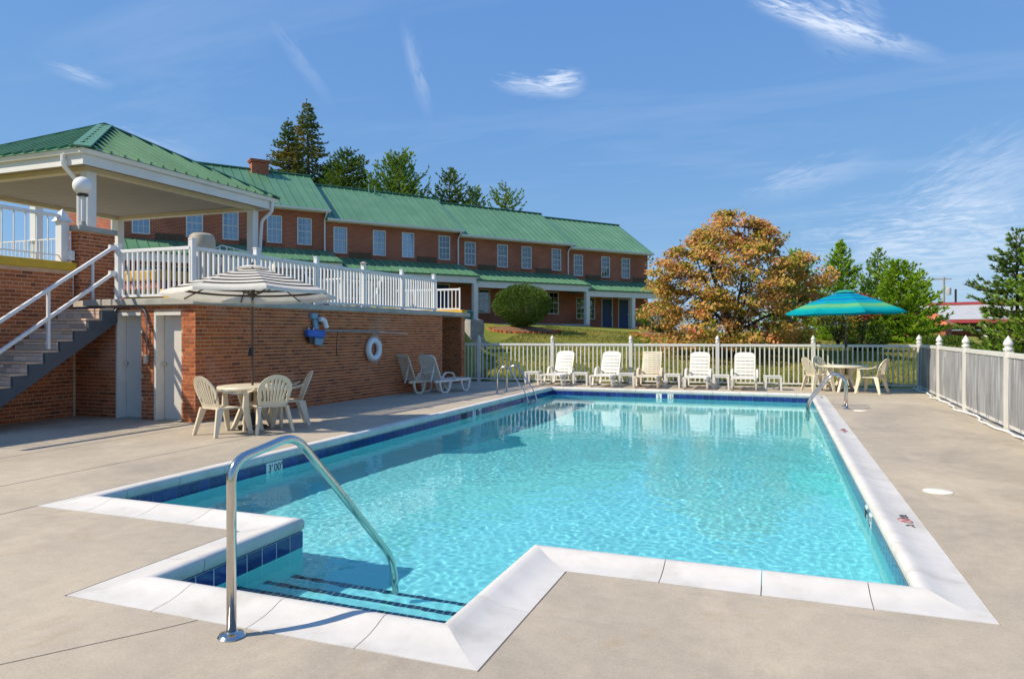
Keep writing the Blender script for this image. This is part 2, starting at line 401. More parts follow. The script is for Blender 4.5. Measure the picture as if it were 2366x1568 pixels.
def grass_mat():
    m = bpy.data.materials.new('lawn')
    nt, N, L = nodes_of(m)
    b = N['Principled BSDF']; b.inputs['Roughness'].default_value = 0.95; b.inputs['Specular IOR Level'].default_value = 0.1
    g = N.new('ShaderNodeNewGeometry')
    n1 = N.new('ShaderNodeTexNoise'); n1.inputs['Scale'].default_value = 0.35; n1.inputs['Detail'].default_value = 9; n1.inputs['Roughness'].default_value = 0.7
    L.new(g.outputs['Position'], n1.inputs['Vector'])
    r = N.new('ShaderNodeValToRGB'); cr = r.color_ramp
    cr.elements.new(0.5)
    for e, (p, c) in zip(cr.elements, [(0.3, (0.11, 0.15, 0.022)), (0.5, (0.21, 0.215, 0.038)), (0.72, (0.36, 0.29, 0.08))]):
        e.position = p; e.color = (*c, 1)
    L.new(n1.outputs['Fac'], r.inputs[0]); L.new(r.outputs[0], b.inputs['Base Color'])
    n2 = N.new('ShaderNodeTexNoise'); n2.inputs['Scale'].default_value = 14; n2.inputs['Detail'].default_value = 8; L.new(g.outputs['Position'], n2.inputs['Vector'])
    bp = N.new('ShaderNodeBump'); bp.inputs['Strength'].default_value = 0.35; bp.inputs['Distance'].default_value = 0.05; L.new(n2.outputs['Fac'], bp.inputs['Height']); L.new(bp.outputs[0], b.inputs['Normal'])
    return m
M['lawn'] = grass_mat()
M['grass'] = ramp_mat('grass_blades', [(0.2, (0.09, 0.14, 0.020)), (0.5, (0.21, 0.22, 0.040)), (0.8, (0.37, 0.30, 0.085))], nscale=0.35, nweight=0.6, ndetail=8, transl=0.2)
M['autumn'] = ramp_mat('autumn_leaves', [(0.0, (0.132, 0.176, 0.017)), (0.28, (0.276, 0.286, 0.030)), (0.46, (0.504, 0.352, 0.062)), (0.64, (0.696, 0.363, 0.123)), (0.88, (0.696, 0.297, 0.162)), (1.0, (0.600, 0.077, 0.043))], nscale=1.3, nweight=0.55, transl=.38)
M['pine_bright'] = ramp_mat('pine_bright', [(0.0, (0.110, 0.207, 0.016)), (0.5, (0.264, 0.455, 0.023)), (1.0, (0.527, 0.688, 0.035))], nscale=0.7, nweight=0.45)
M['pine_mid'] = ramp_mat('pine_mid', [(0.0, (0.076, 0.164, 0.022)), (0.5, (0.191, 0.342, 0.031)), (1.0, (0.417, 0.538, 0.037))], nscale=0.6, nweight=0.45)
M['pine_dark'] = ramp_mat('pine_dark', [(0.0, (0.046, 0.103, 0.021)), (0.5, (0.111, 0.216, 0.031)), (1.0, (0.277, 0.333, 0.031))], nscale=0.6, nweight=0.45)
M['spruce'] = ramp_mat('spruce_needles', [(0.0, (0.051, 0.114, 0.031)), (0.5, (0.128, 0.217, 0.043)), (0.75, (0.312, 0.255, 0.043)), (1.0, (0.482, 0.293, 0.051))], nscale=0.35, nweight=0.6)
M['yew'] = ramp_mat('yew_bush', [(0.0, (0.025, 0.061, 0.008)), (0.5, (0.079, 0.144, 0.014)), (1.0, (0.176, 0.245, 0.019))], nscale=1.5, nweight=0.3, transl=0.12)
M['weeds'] = ramp_mat('weeds', [(0.0, (0.03, 0.06, 0.01)), (0.6, (0.08, 0.13, 0.02)), (1.0, (0.16, 0.17, 0.03))], nscale=3)
M['red_leaf'] = ramp_mat('red_leaves', [(0.0, (0.22, 0.012, 0.01)), (1.0, (0.48, 0.05, 0.02))])
M['yellow_leaf'] = ramp_mat('yellow_leaves', [(0.0, (0.11, 0.13, 0.015)), (0.6, (0.25, 0.22, 0.02)), (1.0, (0.33, 0.18, 0.03))])

# ------------------------------------------------------------------ mesh helpers
class MB:
    """collects faces; build() links them as ONE mesh object"""
    def __init__(s):
        s.v = []; s.f = []; s.uv = None
    def add(s, vs, fs):
        o = len(s.v)
        s.v += [tuple(p) for p in vs]
        s.f += [tuple(i + o for i in q) for q in fs]
        return s
    def box(s, x0, x1, y0, y1, z0, z1):
        return s.add([(x0, y0, z0), (x1, y0, z0), (x1, y1, z0), (x0, y1, z0), (x0, y0, z1), (x1, y0, z1), (x1, y1, z1), (x0, y1, z1)],
                     [(3, 2, 1, 0), (4, 5, 6, 7), (0, 1, 5, 4), (1, 2, 6, 5), (2, 3, 7, 6), (3, 0, 4, 7)])
    def hexa(s, b, t):
        """b,t: 4 bottom and 4 top points (ccw from above)"""
        return s.add(list(b) + list(t), [(3, 2, 1, 0), (4, 5, 6, 7), (0, 1, 5, 4), (1, 2, 6, 5), (2, 3, 7, 6), (3, 0, 4, 7)])
    def bar(s, a, b, w, h=None, up=(0, 0, 1)):
        """square bar from a to b, w across, h along up"""
        h = h or w
        a, b, up = Vector(a), Vector(b), Vector(up)
        d = (b - a).normalized()
        if abs(d.dot(up)) > 0.99:
            up = Vector((0, 1, 0))
        x = d.cross(up).normalized() * (w / 2)
        y = x.cross(d).normalized() * (h / 2)
        return s.add([a - x - y, a + x - y, a + x + y, a - x + y, b - x - y, b + x - y, b + x + y, b - x + y],
                     [(3, 2, 1, 0), (4, 5, 6, 7), (0, 1, 5, 4), (1, 2, 6, 5), (2, 3, 7, 6), (3, 0, 4, 7)])
    def tube(s, pts, r, n=8, closed=False):
        pts = [Vector(p) for p in pts]
        rs = r if isinstance(r, (list, tuple)) else [r] * len(pts)
        o = len(s.v)
        m = len(pts)
        prev = None
        for i, p in enumerate(pts):
            if closed:
                d = pts[(i + 1) % m] - pts[i - 1]
            else:
                d = pts[min(i + 1, m - 1)] - pts[max(i - 1, 0)]
            d.normalize()
            if prev is None:
                up = Vector((0, 0, 1)) if abs(d.z) < 0.9 else Vector((1, 0, 0))
                x = d.cross(up).normalized()
            else:
                x = (prev - d * prev.dot(d)).normalized()
            prev = x
            y = d.cross(x)
            for k in range(n):
                a = 2 * pi * k / n
                s.v.append(tuple(p + (x * cos(a) + y * sin(a)) * rs[i]))
        for i in range(m if closed else m - 1):
            j = (i + 1) % m
            for k in range(n):
                l = (k + 1) % n
                s.f.append((o + i * n + k, o + i * n + l, o + j * n + l, o + j * n + k))
        if not closed:
            s.f.append(tuple(o + k for k in reversed(range(n))))
            s.f.append(tuple(o + (m - 1) * n + k for k in range(n)))
        return s
    def lathe(s, prof, n=16, c=(0, 0, 0)):
        o = len(s.v)
        for r, z in prof:
            for k in range(n):
                a = 2 * pi * k / n
                s.v.append((c[0] + r * cos(a), c[1] + r * sin(a), c[2] + z))
        for i in range(len(prof) - 1):
            for k in range(n):
                l = (k + 1) % n
                s.f.append((o + i * n + k, o + i * n + l, o + (i + 1) * n + l, o + (i + 1) * n + k))
        s.f.append(tuple(o + k for k in reversed(range(n))))
        s.f.append(tuple(o + (len(prof) - 1) * n + k for k in range(n)))
        return s
    def prism(s, poly, z0, z1):
        n = len(poly)
        return s.add([(x, y, z0) for x, y in poly] + [(x, y, z1) for x, y in poly],
                     [tuple(reversed(range(n))), tuple(range(n, 2 * n))] + [(i, (i + 1) % n, n + (i + 1) % n, n + i) for i in range(n)])
    def plate(s, pts, nrm, th):
        """thick polygon: pts 3D, extruded by th along nrm"""
        n = len(pts); q = Vector(nrm) * th
        return s.add([Vector(p) for p in pts] + [Vector(p) + q for p in pts],
                     [tuple(reversed(range(n))), tuple(range(n, 2 * n))] + [(i, (i + 1) % n, n + (i + 1) % n, n + i) for i in range(n)])
    def mesh(s, name, smooth=False, fix=True):
        me = bpy.data.meshes.new(name)
        me.from_pydata(s.v, [], s.f)
        if fix:
            bm = bmesh.new(); bm.from_mesh(me)
            bmesh.ops.recalc_face_normals(bm, faces=bm.faces)
            bm.to_mesh(me); bm.free()
        if smooth:
            me.polygons.foreach_set('use_smooth', [True] * len(me.polygons))
            if smooth is not True:
                me.set_sharp_from_angle(angle=radians(smooth))
        if s.uv:
            lay = me.uv_layers.new(name='UVMap')
            for poly in me.polygons:
                for li in poly.loop_indices:
                    lay.data[li].uv = s.uv[me.loops[li].vertex_index]
        return me
    def build(s, name, m, parent=None, smooth=False, fix=True, bevel=0):
        return put(s.mesh(name, smooth, fix), name, m, parent, bevel=bevel)

def put(me, name, m, parent=None, loc=None, rz=None, bevel=0):
    o = bpy.data.objects.new(name, me)
    if m is not None and not me.materials:
        me.materials.append(M[m] if isinstance(m, str) else m)
    col.objects.link(o)
    if parent is not None:
        o.parent = parent
    if loc is not None:
        o.location = loc
    if rz is not None:
        o.rotation_euler = (0, 0, rz)
    if bevel:
        b = o.modifiers.new('bevel', 'BEVEL'); b.width = bevel; b.segments = 2; b.limit_method = 'ANGLE'
    return o
def tag(o, label, cat=None, group=None, kind=None):
    if label: o['label'] = label
    if cat: o['category'] = cat
    if group: o['group'] = group
    if kind: o['kind'] = kind
    return o
def thing(name, label, cat, loc=(0, 0, 0), rz=0, group=None):
    o = bpy.data.objects.new(name, None)
    o.empty_display_size = 0.1
    col.objects.link(o)
    o.location = loc; o.rotation_euler = (0, 0, rz)
    return tag(o, label, cat, group)
KIDS = {}
def kids(o):
    return [c for c in bpy.data.objects if c.parent == o]
def copy_tree(o, parent=None):
    c = o.copy(); col.objects.link(c)
    if parent is not None: c.parent = parent
    for ch in kids(o):
        copy_tree(ch, c)
    return c
def dup(root, label, loc, rz, scale=1.0, group=None):
    c = copy_tree(root)
    c.location = loc; c.rotation_euler = (0, 0, rz); c.scale = (scale,) * 3
    c['label'] = label
    if group: c['group'] = group
    return c
R = random.Random(7)
def lerp(a, b, t): return a + (b - a) * t
def sstep(a, b, x):
    t = min(1, max(0, (x - a) / (b - a))); return t * t * (3 - 2 * t)
def interp(x, xs, ys):
    if x <= xs[0]: return ys[0]
    for i in range(len(xs) - 1):
        if x <= xs[i + 1]:
            return lerp(ys[i], ys[i + 1], (x - xs[i]) / (xs[i + 1] - xs[i]))
    return ys[-1]
def bez(pts, n=8, r=0.08):
    """polyline with rounded corners"""
    pts = [Vector(p) for p in pts]
    out = [pts[0]]
    for i in range(1, len(pts) - 1):
        a, b, c = pts[i - 1], pts[i], pts[i + 1]
        rr = min(r, (a - b).length * 0.49, (c - b).length * 0.49)
        p, q = b + (a - b).normalized() * rr, b + (c - b).normalized() * rr
        for k in range(n + 1):
            t = k / n
            out.append(p * (1 - t) ** 2 + b * 2 * t * (1 - t) + q * t * t)
    out.append(pts[-1])
    return out
def text_mesh(s, size, m, name, parent, mw, extr=0.0015):
    cu = bpy.data.curves.new(name, 'FONT'); cu.body = s; cu.size = size; cu.extrude = extr
    cu.align_x = 'CENTER'; cu.align_y = 'CENTER'
    t = bpy.data.objects.new('tmp_text', cu); col.objects.link(t)
    dg = bpy.context.evaluated_depsgraph_get()
    me = bpy.data.meshes.new_from_object(t.evaluated_get(dg))
    bpy.data.objects.remove(t)
    me.materials.clear()
    o = put(me, name, m, parent)
    o.matrix_local = mw
    return o

# brick courses -------------------------------------------------
BL, BH, BJ = 0.203, 0.0677, 0.0128
def brick_pieces(L, z0, z1, openings=(), seed=1):
    rr = random.Random(seed)
    out = []
    n = int((z1 - z0) / BH + 0.001)
    for i in range(n):
        za = z0 + i * BH
        header = (i % 6 == 5)
        step = BL / 2 if header else BL
        off = -(step / 2 if i % 2 else 0)
        spans = [(0.0, L)]
        for (a, b, c, d) in openings:
            if za + BH > c + 0.01 and za < d - 0.01:
                ns = []
                for p, q in spans:
                    if b <= p or a >= q: ns.append((p, q)); continue
                    if a > p: ns.append((p, a))
                    if b < q: ns.append((b, q))
                spans = ns
        for p, q in spans:
            k = math.floor((p - off) / step)
            while off + k * step < q:
                xa, xb = max(p, off + k * step), min(q, off + (k + 1) * step)
                if xb - xa > 0.035:
                    out.append((xa + BJ / 2 * (xa > p + 1e-4), xb - BJ / 2 * (xb < q - 1e-4), za + BJ / 2, za + BH - BJ / 2))
                k += 1
    return out
BRICK_MESH = {}
def lay_bricks(parent, faces, limit=300, depth=0.05, proud=0.006):
    """faces: list of (origin, angle, pieces); wall face normal is to the right of the running direction"""
    allp = []
    for (o, ang, pieces) in faces:
        for (xa, xb, za, zb) in pieces:
            cx_, cz = (xa + xb) / 2, (za + zb) / 2
            p = Vector((o[0] + cos(ang) * cx_, o[1] + sin(ang) * cx_, o[2] + cz))
            allp.append(((p - cam.location).length, p, ang, xb - xa))
    allp.sort(key=lambda t: t[0])
    mb = MB()
    for i, (dist, p, ang, ln) in enumerate(allp):
        j = R.uniform(-0.0015, 0.002)
        if i < limit:
            key = round(ln, 3)
            if key not in BRICK_MESH:
                h = (BH - BJ) / 2
                b = MB().box(-ln / 2, ln / 2, -proud, depth, -h, h)
                BRICK_MESH[key] = b.mesh('brick')
            put(BRICK_MESH[key], 'brick', 'brick', parent, (p.x + sin(ang) * j, p.y - cos(ang) * j, p.z), ang)
        else:
            ux, uy = cos(ang), sin(ang); nx, ny = sin(ang), -cos(ang); h = (BH - BJ) / 2
            A = [(p.x + ux * s * ln / 2 + nx * e, p.y + uy * s * ln / 2 + ny * e) for s, e in ((-1, proud + j), (1, proud + j), (1, -depth), (-1, -depth))]
            mb.hexa([(x, y, p.z - h) for x, y in A], [(x, y, p.z + h) for x, y in A])
    if mb.v:
        o = mb.build('brickwork', 'brick', parent)
        o['kind'] = 'stuff'

def wall_open(mb, x0, x1, z0, z1, ops, depth, y=0.0):
    """wall front at y facing -y (local) with real openings, reveals go back by depth"""
    xs = sorted({x0, x1, *[o[0] for o in ops], *[o[1] for o in ops]})
    zs = sorted({z0, z1, *[o[2] for o in ops], *[o[3] for o in ops]})
    for i in range(len(xs) - 1):
        for j in range(len(zs) - 1):
            cx_, cz = (xs[i] + xs[i + 1]) / 2, (zs[j] + zs[j + 1]) / 2
            if any(o[0] < cx_ < o[1] and o[2] < cz < o[3] for o in ops): continue
            mb.add([(xs[i], y, zs[j]), (xs[i + 1], y, zs[j]), (xs[i + 1], y, zs[j + 1]), (xs[i], y, zs[j + 1])], [(0, 1, 2, 3)])
    for a, b, c, d in ops:
        mb.add([(a, y, c), (a, y + depth, c), (a, y + depth, d), (a, y, d)], [(0, 1, 2, 3)])
        mb.add([(b, y, c), (b, y, d), (b, y + depth, d), (b, y + depth, c)], [(0, 1, 2, 3)])
        mb.add([(a, y, d), (a, y + depth, d), (b, y + depth, d), (b, y, d)], [(0, 1, 2, 3)])
        mb.add([(a, y, c), (b, y, c), (b, y + depth, c), (a, y + depth, c)], [(0, 1, 2, 3)])
    return mb

# ------------------------------------------------------------------ terrain
P0 = Vector((-22.2, 32.57)); TX, TY = 0.595, 0.804; NX, NY = 0.804, -0.595    # facade line: direction and outward normal
FA, FB = Vector((-9.6, 20.85)), Vector((3.69, 22.34))                              # far fence line
def fence_w(x, y):
    d = (FB - FA).normalized(); n = Vector((-d.y, d.x))
    return (Vector((x, y)) - FA).dot(n)
def plateau(x, y):
    s = (x - P0.x) * TX + (y - P0.y) * TY
    return interp(s, [-12, -0.8, 7, 15.6, 23, 40, 90], [2.66, 2.42, 2.2, 1.95, 1.75, 1.25, 1.1])
def H(x, y):
    w = fence_w(x, y)
    q = (x - P0.x) * NX + (y - P0.y) * NY
    P = plateau(x, y)
    w2 = max(w, (x - 5.0) * 0.35 if x > 5 else -1)
    if w2 <= 0:
        lawn = -0.06
    else:
        fr = w2 / (w2 + max(0.0, min(q, 32) - 2.3))
        lawn = -0.06 + (P + 0.06) * fr
    if y > 9.5:
        xb = -11.2 - max(0, y - 23.0) * 0.46
        up = 1.98 if y < 20.6 else P
        z = lerp(up, lawn, sstep(0.0, 1.5, x - xb)) if y > 20.6 else (1.98 if x < -10.4 and y > 10.2 else lawn)
    else:
        z = lawn
    if x < -12.9 and y < 10.3 and y > -8: z = 2.4
    if -7.1 < x < 2.0 and 2.0 < y < 20.0: z = -3.0
    return z
xs = [-700, -450, -300, -200, -140, -100, -80, -65, -55] + [-48 + i * 1.5 for i in range(22)] + [-13.2, -12.5, -11.5, -10.7, -10.2, -9.6] + [-9.0 + i * 0.5 for i in range(4)] + [-7.15, -6.7] + [-6 + i * 0.5 for i in range(15)] + [1.6, 2.05] + [2.5 + i * 0.6 for i in range(40)] + [28 + 2 * i for i in range(12)] + [55, 65, 80, 100, 140, 200, 300, 450, 700]
ys = [-300, -150, -80, -40, -20, -12, -8.2, -7.5, -5, -2, 0, 1.9, 2.4] + [3 + i for i in range(7)] + [9.9, 10.5] + [11.5 + i for i in range(8)] + [19.5, 20.05, 20.4, 20.75] + [21.2 + 0.6 * i for i in range(48)] + [50.5 + 1.5 * i for i in range(12)] + [70, 76, 84, 95, 110, 130, 160, 200, 260, 350, 500, 800, 1400]
xs = sorted(set(round(v, 3) for v in xs)); ys = sorted(set(round(v, 3) for v in ys))
mb = MB()
nx_ = len(xs)
for y in ys:
    for x in xs:
        z = H(x, y)
        if fence_w(x, y) > 0.3 or x > 4: z += 0.05 * mnoise.noise(Vector((x * 0.4, y * 0.4, 0)))
        mb.v.append((x, y, z))
for j in range(len(ys) - 1):
    for i in range(nx_ - 1):
        mb.f.append((j * nx_ + i, j * nx_ + i + 1, (j + 1) * nx_ + i + 1, (j + 1) * nx_ + i))
ground = mb.build('lawn', 'lawn', smooth=True, fix=False)
tag(ground, 'dry green and yellow lawn rising behind the white fence', 'lawn', kind='structure')

# ------------------------------------------------------------------ pool deck
PX0, PX1, PY0, PY1 = -6.22, 1.11, 4.43, 19.2          # outer coping rectangle
BX0, BX1, BY0 = -3.935, -1.29, 2.98                    # step bay
CW = 0.33                                              # coping width
deck = thing('pool_deck', 'pale tan concrete deck around the swimming pool', None); deck['kind'] = 'structure'
def fence_y(x):
    return FA.y + (FB.y - FA.y) * (x - FA.x) / (FB.x - FA.x)
def inset(poly, e):
    n = len(poly); out = []
    for i in range(n):
        p0_, p1_, p2_ = Vector(poly[i - 1]), Vector(poly[i]), Vector(poly[(i + 1) % n])
        d0, d1 = (p1_ - p0_).normalized(), (p2_ - p1_).normalized()
        n0, n1 = Vector((-d0.y, d0.x)), Vector((-d1.y, d1.x))
        k = n0 + n1
        out.append(tuple(p1_ + k * (e / max(.2, k.dot(n0)))))
    return out
def slab(poly):
    """ccw polygon"""
    mb = MB(); n = len(poly)
    a = inset(poly, 0.008); b = inset(poly, 0.0105)
    mb.add([(x, y, -0.10) for x, y in a] + [(x, y, -0.006) for x, y in a] + [(x, y, 0.0) for x, y in b],
           [tuple(range(2 * n, 3 * n))] + [(i, (i + 1) % n, n + (i + 1) % n, n + i) for i in range(n)] + [(n + i, n + (i + 1) % n, 2 * n + (i + 1) % n, 2 * n + i) for i in range(n)])
    o = mb.mesh('deck_slab', fix=False)
    bm = bmesh.new(); bm.from_mesh(o); bmesh.ops.triangulate(bm, faces=[f for f in bm.faces if len(f.verts) > 4]); bm.to_mesh(o); bm.free()
    put(o, 'deck_slab', 'concrete', deck)
def rect(x0, x1, y0, y1): slab([(x0, y0), (x1, y0), (x1, y1), (x0, y1)])
FX = 3.9
rect(-12.9, -9.0, -7, 10.2)
slab([(-9.0, -7), (-7.35, -7), (-7.35, fence_y(-7.35) + .1), (-9.9, fence_y(-9.9) + .1), (-9.9, 10.2), (-9.0, 10.2)])
slab([(-7.35, -7), (PX0, -7), (PX0, fence_y(PX0) + .1), (-7.35, fence_y(-7.35) + .1)])
slab([(PX0, -7), (FX, -7), (FX, 11.8), (PX1, 11.8), (PX1, PY0), (BX1, PY0), (BX1, BY0), (BX0, BY0), (BX0, PY0), (PX0, PY0)])
slab([(PX1, 11.8), (FX, 11.8), (FX, fence_y(FX) + .1), (PX0, fence_y(PX0) + .1), (PX0, PY1), (PX1, PY1)])
# joint filler below the slabs (not under the pool)
mb = MB()
for x0, x1, y0, y1 in ((-12.9, PX0 + .05, -7, 20.3), (PX1 - .05, FX, -7, 22.2), (PX0, PX1, -7, BY0 + .05), (PX0, BX0 + .05, BY0, PY0 + .05), (BX1 - .05, PX1, BY0, PY0 + .05), (PX0, PX1, PY1 - .05, 20.9)):
    mb.add([(x0, y0, -0.022), (x1, y0, -0.022), (x1, y1, -0.022), (x0, y1, -0.022)], [(0, 1, 2, 3)])
# avoid coplanar overlaps by stepping each sheet slightly
for k in range(0, len(mb.v)):
    x, y, z = mb.v[k]; mb.v[k] = (x, y, z - 0.0015 * (k // 4))
mb.build('joint_filler', 'joint', deck, fix=False)
# a wandering crack in front of the steps
pts = [(-3.42, 2.22), (-3.2, 2.55), (-3.03, 2.80), (-2.93, 2.97)]
mb = MB()
for (x0, y0), (x1, y1) in zip(pts, pts[1:]):
    mb.add([(x0 - .003, y0 + .002, .001), (x0 + .003, y0 - .002, .001), (x1 + .003, y1 - .002, .001), (x1 - .003, y1 + .002, .001)], [(0, 1, 2, 3)])
mb.build('crack', 'joint', deck, fix=False)

# ------------------------------------------------------------------ swimming pool
pool = thing('swimming_pool', 'turquoise swimming pool with white coping and blue waterline tiles', 'swimming pool')
IX0, IX1, IY0, IY1 = PX0 + CW, PX1 - CW, PY0 + CW, PY1 - CW     # water edge
JX0, JX1, JY0 = BX0 + CW, BX1 - CW, BY0 + CW
WATER_Z = -0.17
prof = [(0.0, 0.0), (0.07, 0.004), (0.14, 0.012), (0.20, 0.026), (0.25, 0.043), (0.285, 0.052), (0.315, 0.050), (0.335, 0.036), (0.342, 0.012), (0.338, -0.03), (0.325, -0.052), (0.30, -0.055), (0.0, -0.06)]
def coping_piece(a, b, inn, ma=0, mbv=0):
    """a,b: outer edge ends; inn: inward unit normal; ma/mb mitre: +1 longer inside, -1 shorter inside, 0 square"""
    a, b, inn = Vector((*a, 0)), Vector((*b, 0)), Vector((*inn, 0))
    d = (b - a).normalized()
    g = 0.003
    mb = MB(); n = len(prof)
    for end, sgn, mit in ((a, 1, ma), (b, -1, mbv)):
        for (t, z) in prof:
            sh = (g if mit == 0 else 0.0008) + (-mit * t)
            p = end + inn * t + d * sgn * sh + Vector((0, 0, z))
            mb.v.append(tuple(p))
    mb.f = [(i, (i + 1) % n, n + (i + 1) % n, n + i) for i in range(n)] + [tuple(range(n)), tuple(reversed(range(n, 2 * n)))]
    mb.build('coping_stone', 'coping', pool, smooth=40)
def coping_run(a, b, inn, ma, mbv, step=0.64):
    L = hypot(b[0] - a[0], b[1] - a[1]); n = max(1, round(L / step))
    for i in range(n):
        p = (lerp(a[0], b[0], i / n), lerp(a[1], b[1], i / n)); q = (lerp(a[0], b[0], (i + 1) / n), lerp(a[1], b[1], (i + 1) / n))
        coping_piece(p, q, inn, ma if i == 0 else 0, mbv if i == n - 1 else 0)
coping_run((PX0, PY0), (PX0, PY1), (1, 0), -1, -1)
coping_run((PX0, PY1), (PX1, PY1), (0, -1), -1, -1)
coping_run((PX1, PY0), (PX1, PY1), (-1, 0), -1, -1)
coping_run((PX0, PY0), (BX0, PY0), (0, 1), -1, 1)
coping_run((BX0, PY0), (BX0, BY0), (1, 0), 1, -1)
coping_run((BX0, BY0), (BX1, BY0), (0, 1), -1, -1)
coping_run((BX1, BY0), (BX1, PY0), (-1, 0), -1, 1)
coping_run((BX1, PY0), (PX1, PY0), (0, 1), 1, -1)

# walls behind the tiles and the basin
SH, DP = -1.02, -1.65
def floor_z(y): return lerp(SH, DP, sstep(7.0, 15.5, y))
mb = MB()
loop = [(IX0, IY0), (JX0, IY0), (JX0, JY0), (JX1, JY0), (JX1, IY0), (IX1, IY0), (IX1, IY1), (IX0, IY1)]
for k in range(len(loop)):
    (xa, ya), (xb, yb) = loop[k], loop[(k + 1) % len(loop)]
    n = 14 if abs(yb - ya) > 8 else 1
    for i in range(n):
        x0, y0 = lerp(xa, xb, i / n), lerp(ya, yb, i / n); x1, y1 = lerp(xa, xb, (i + 1) / n), lerp(ya, yb, (i + 1) / n)
        mb.add([(x0, y0, floor_z(y0) - .02), (x1, y1, floor_z(y1) - .02), (x1, y1, -0.056), (x0, y0, -0.056)], [(0, 1, 2, 3)])
basin_wall = mb.build('basin_wall', 'plaster', pool, fix=False)
mb = MB()
fy = [IY0 + (IY1 - IY0) * i / 30 for i in range(31)]
for i in range(30):
    mb.add([(IX0, fy[i], floor_z(fy[i])), (IX1, fy[i], floor_z(fy[i])), (IX1, fy[i + 1], floor_z(fy[i + 1])), (IX0, fy[i + 1], floor_z(fy[i + 1]))], [(0, 1, 2, 3)])
bm_ = mb
basin_floor = mb.build('basin_floor', 'plaster', pool, smooth=True, fix=False)
# steps in the bay
steps = []
tread = [(JY0, 4.02, -0.42), (4.02, 4.33, -0.61), (4.33, 4.66, -0.80), (4.66, IY0 + 0.02, SH + 0.002)]
for i, (ya, yb, z) in enumerate(tread):
    mb = MB().box(JX0, JX1, ya, yb, z - 0.6, z)
    steps.append(mb.build('pool_step', 'plaster', pool))
    if i < 3:
        n = 36
        w = (JX1 - JX0) / n
        tm = MB().box(-w / 2 + .003, w / 2 - .003, -0.048, 0.004, -0.05, 0.003).mesh('step_tile')
        for k in range(n):
            put(tm, 'step_tile', 'step_tile', pool, (JX0 + w * (k + .5), yb, z))
# waterline tiles
TW, TH_ = 0.153, 0.15
tile_mesh = MB().box(-TW / 2 + .003, TW / 2 - .003, -0.007, 0.01, -TH_ / 2, TH_ / 2).mesh('tile')
grout = MB()
def tile_run(a, b, ang, skip=()):
    """wall face from a to b; tile front faces local -y rotated by ang"""
    L = hypot(b[0] - a[0], b[1] - a[1]); n = round(L / TW)
    fx, fy_ = sin(ang), -cos(ang)
    for i in range(n):
        t = (i + .5) / n
        if i in skip: continue
        put(tile_mesh, 'tile', 'tile', pool, (lerp(a[0], b[0], t), lerp(a[1], b[1], t), -0.059 - TH_ / 2), ang)
    e = 0.003
    grout.add([(a[0] + fx * e, a[1] + fy_ * e, -0.215), (b[0] + fx * e, b[1] + fy_ * e, -0.215), (b[0] + fx * e, b[1] + fy_ * e, -0.057), (a[0] + fx * e, a[1] + fy_ * e, -0.057)], [(0, 1, 2, 3)])
    return n
tile_run((IX0, IY0), (IX0, IY1), pi / 2, skip=(15, 16, 56, 58))       # left wall, faces +x
tile_run((IX0, IY1), (IX1, IY1), 0, skip=(19, 21))                       # far wall, faces -y
tile_run((IX1, IY0), (IX1, IY1), -pi / 2, skip=(14, 16))                 # right wall, faces -x
tile_run((JX0, JY0), (JX0, IY0), pi / 2)
tile_run((JX1, JY0), (JX1, IY0), -pi / 2)
tile_run((IX0, IY0), (JX0, IY0), pi)
tile_run((JX1, IY0), (IX1, IY0), pi)
tile_run((JX0, JY0), (JX1, JY0), pi)
grout.build('grout', 'grout', pool, fix=False)
# white number tiles
def mark_tile(x, y, ang, s):
    t = put(tile_mesh.copy(), 'depth_tile', None, pool, (x, y, -0.059 - TH_ / 2), ang)
    t.data.materials.clear(); t.data.materials.append(M['marker_tile'])
    if s:
        text_mesh(s, 0.13, 'black_text', 'digit', t, Matrix.Translation((0, -0.0085, 0)) @ Matrix.Rotation(pi / 2, 4, 'X'))
nL = round((IY1 - IY0) / TW); nF = round((IX1 - IX0) / TW)
for i, s in ((15, "3'"), (16, '00"'), (56, "5'"), (58, '00"')):
    mark_tile(IX0, lerp(IY0, IY1, (i + .5) / nL), pi / 2, s)
for i, s in ((19, '5'), (21, '15')):
    mark_tile(lerp(IX0, IX1, (i + .5) / nF), IY1, 0, s)
for i, s in ((14, "3'"), (16, '00"')):
    mark_tile(IX1, lerp(IY0, IY1, (i + .5) / nL), -pi / 2, s)
# skimmer mouth in the left wall
sy = lerp(IY0, IY1, 53.2 / nL)
MB().box(IX0 - 0.02, IX0 + 0.009, sy - 0.14, sy + 0.14, -0.20, -0.062).build('skimmer_mouth', 'dark', pool)
# painted depth marks on the coping (right side, read from the deck)
def coping_mark(y, items, size):
    for s, dy, m in items:
        text_mesh(s, size, m, 'depth_mark', pool, Matrix.Translation((PX1 - 0.13, y + dy, 0.0155)) @ Matrix.Rotation(pi / 2, 4, 'Z') @ Matrix.Rotation(radians(-6), 4, 'X'), extr=0.001)
coping_mark(6.55, (("3'", -0.15, 'black_text'), ('00"', 0.15, 'black_text')), 0.13)
coping_mark(12.25, (("4'", -0.15, 'black_text'), ('00"', 0.15, 'black_text')), 0.12)
coping_mark(18.3, (("5'", -0.15, 'black_text'), ('00"', 0.15, 'black_text')), 0.12)
for y in (6.55, 12.25):       # red no-diving symbol: ring with a bar
    mb = MB(); ring = [(PX1 - 0.13 + 0.055 * cos(a) * .98, y - 0.01 + 0.055 * sin(a), 0.016 + (-cos(a)) * 0.006) for a in [2 * pi * k / 20 for k in range(20)]]
    mb.tube(ring, 0.003, 5, closed=True)
    mb.bar((PX1 - 0.17, y - 0.05, 0.020), (PX1 - 0.09, y + 0.03, 0.013), 0.006, 0.003)
    mb.build('no_diving_mark', 'red_text', pool)
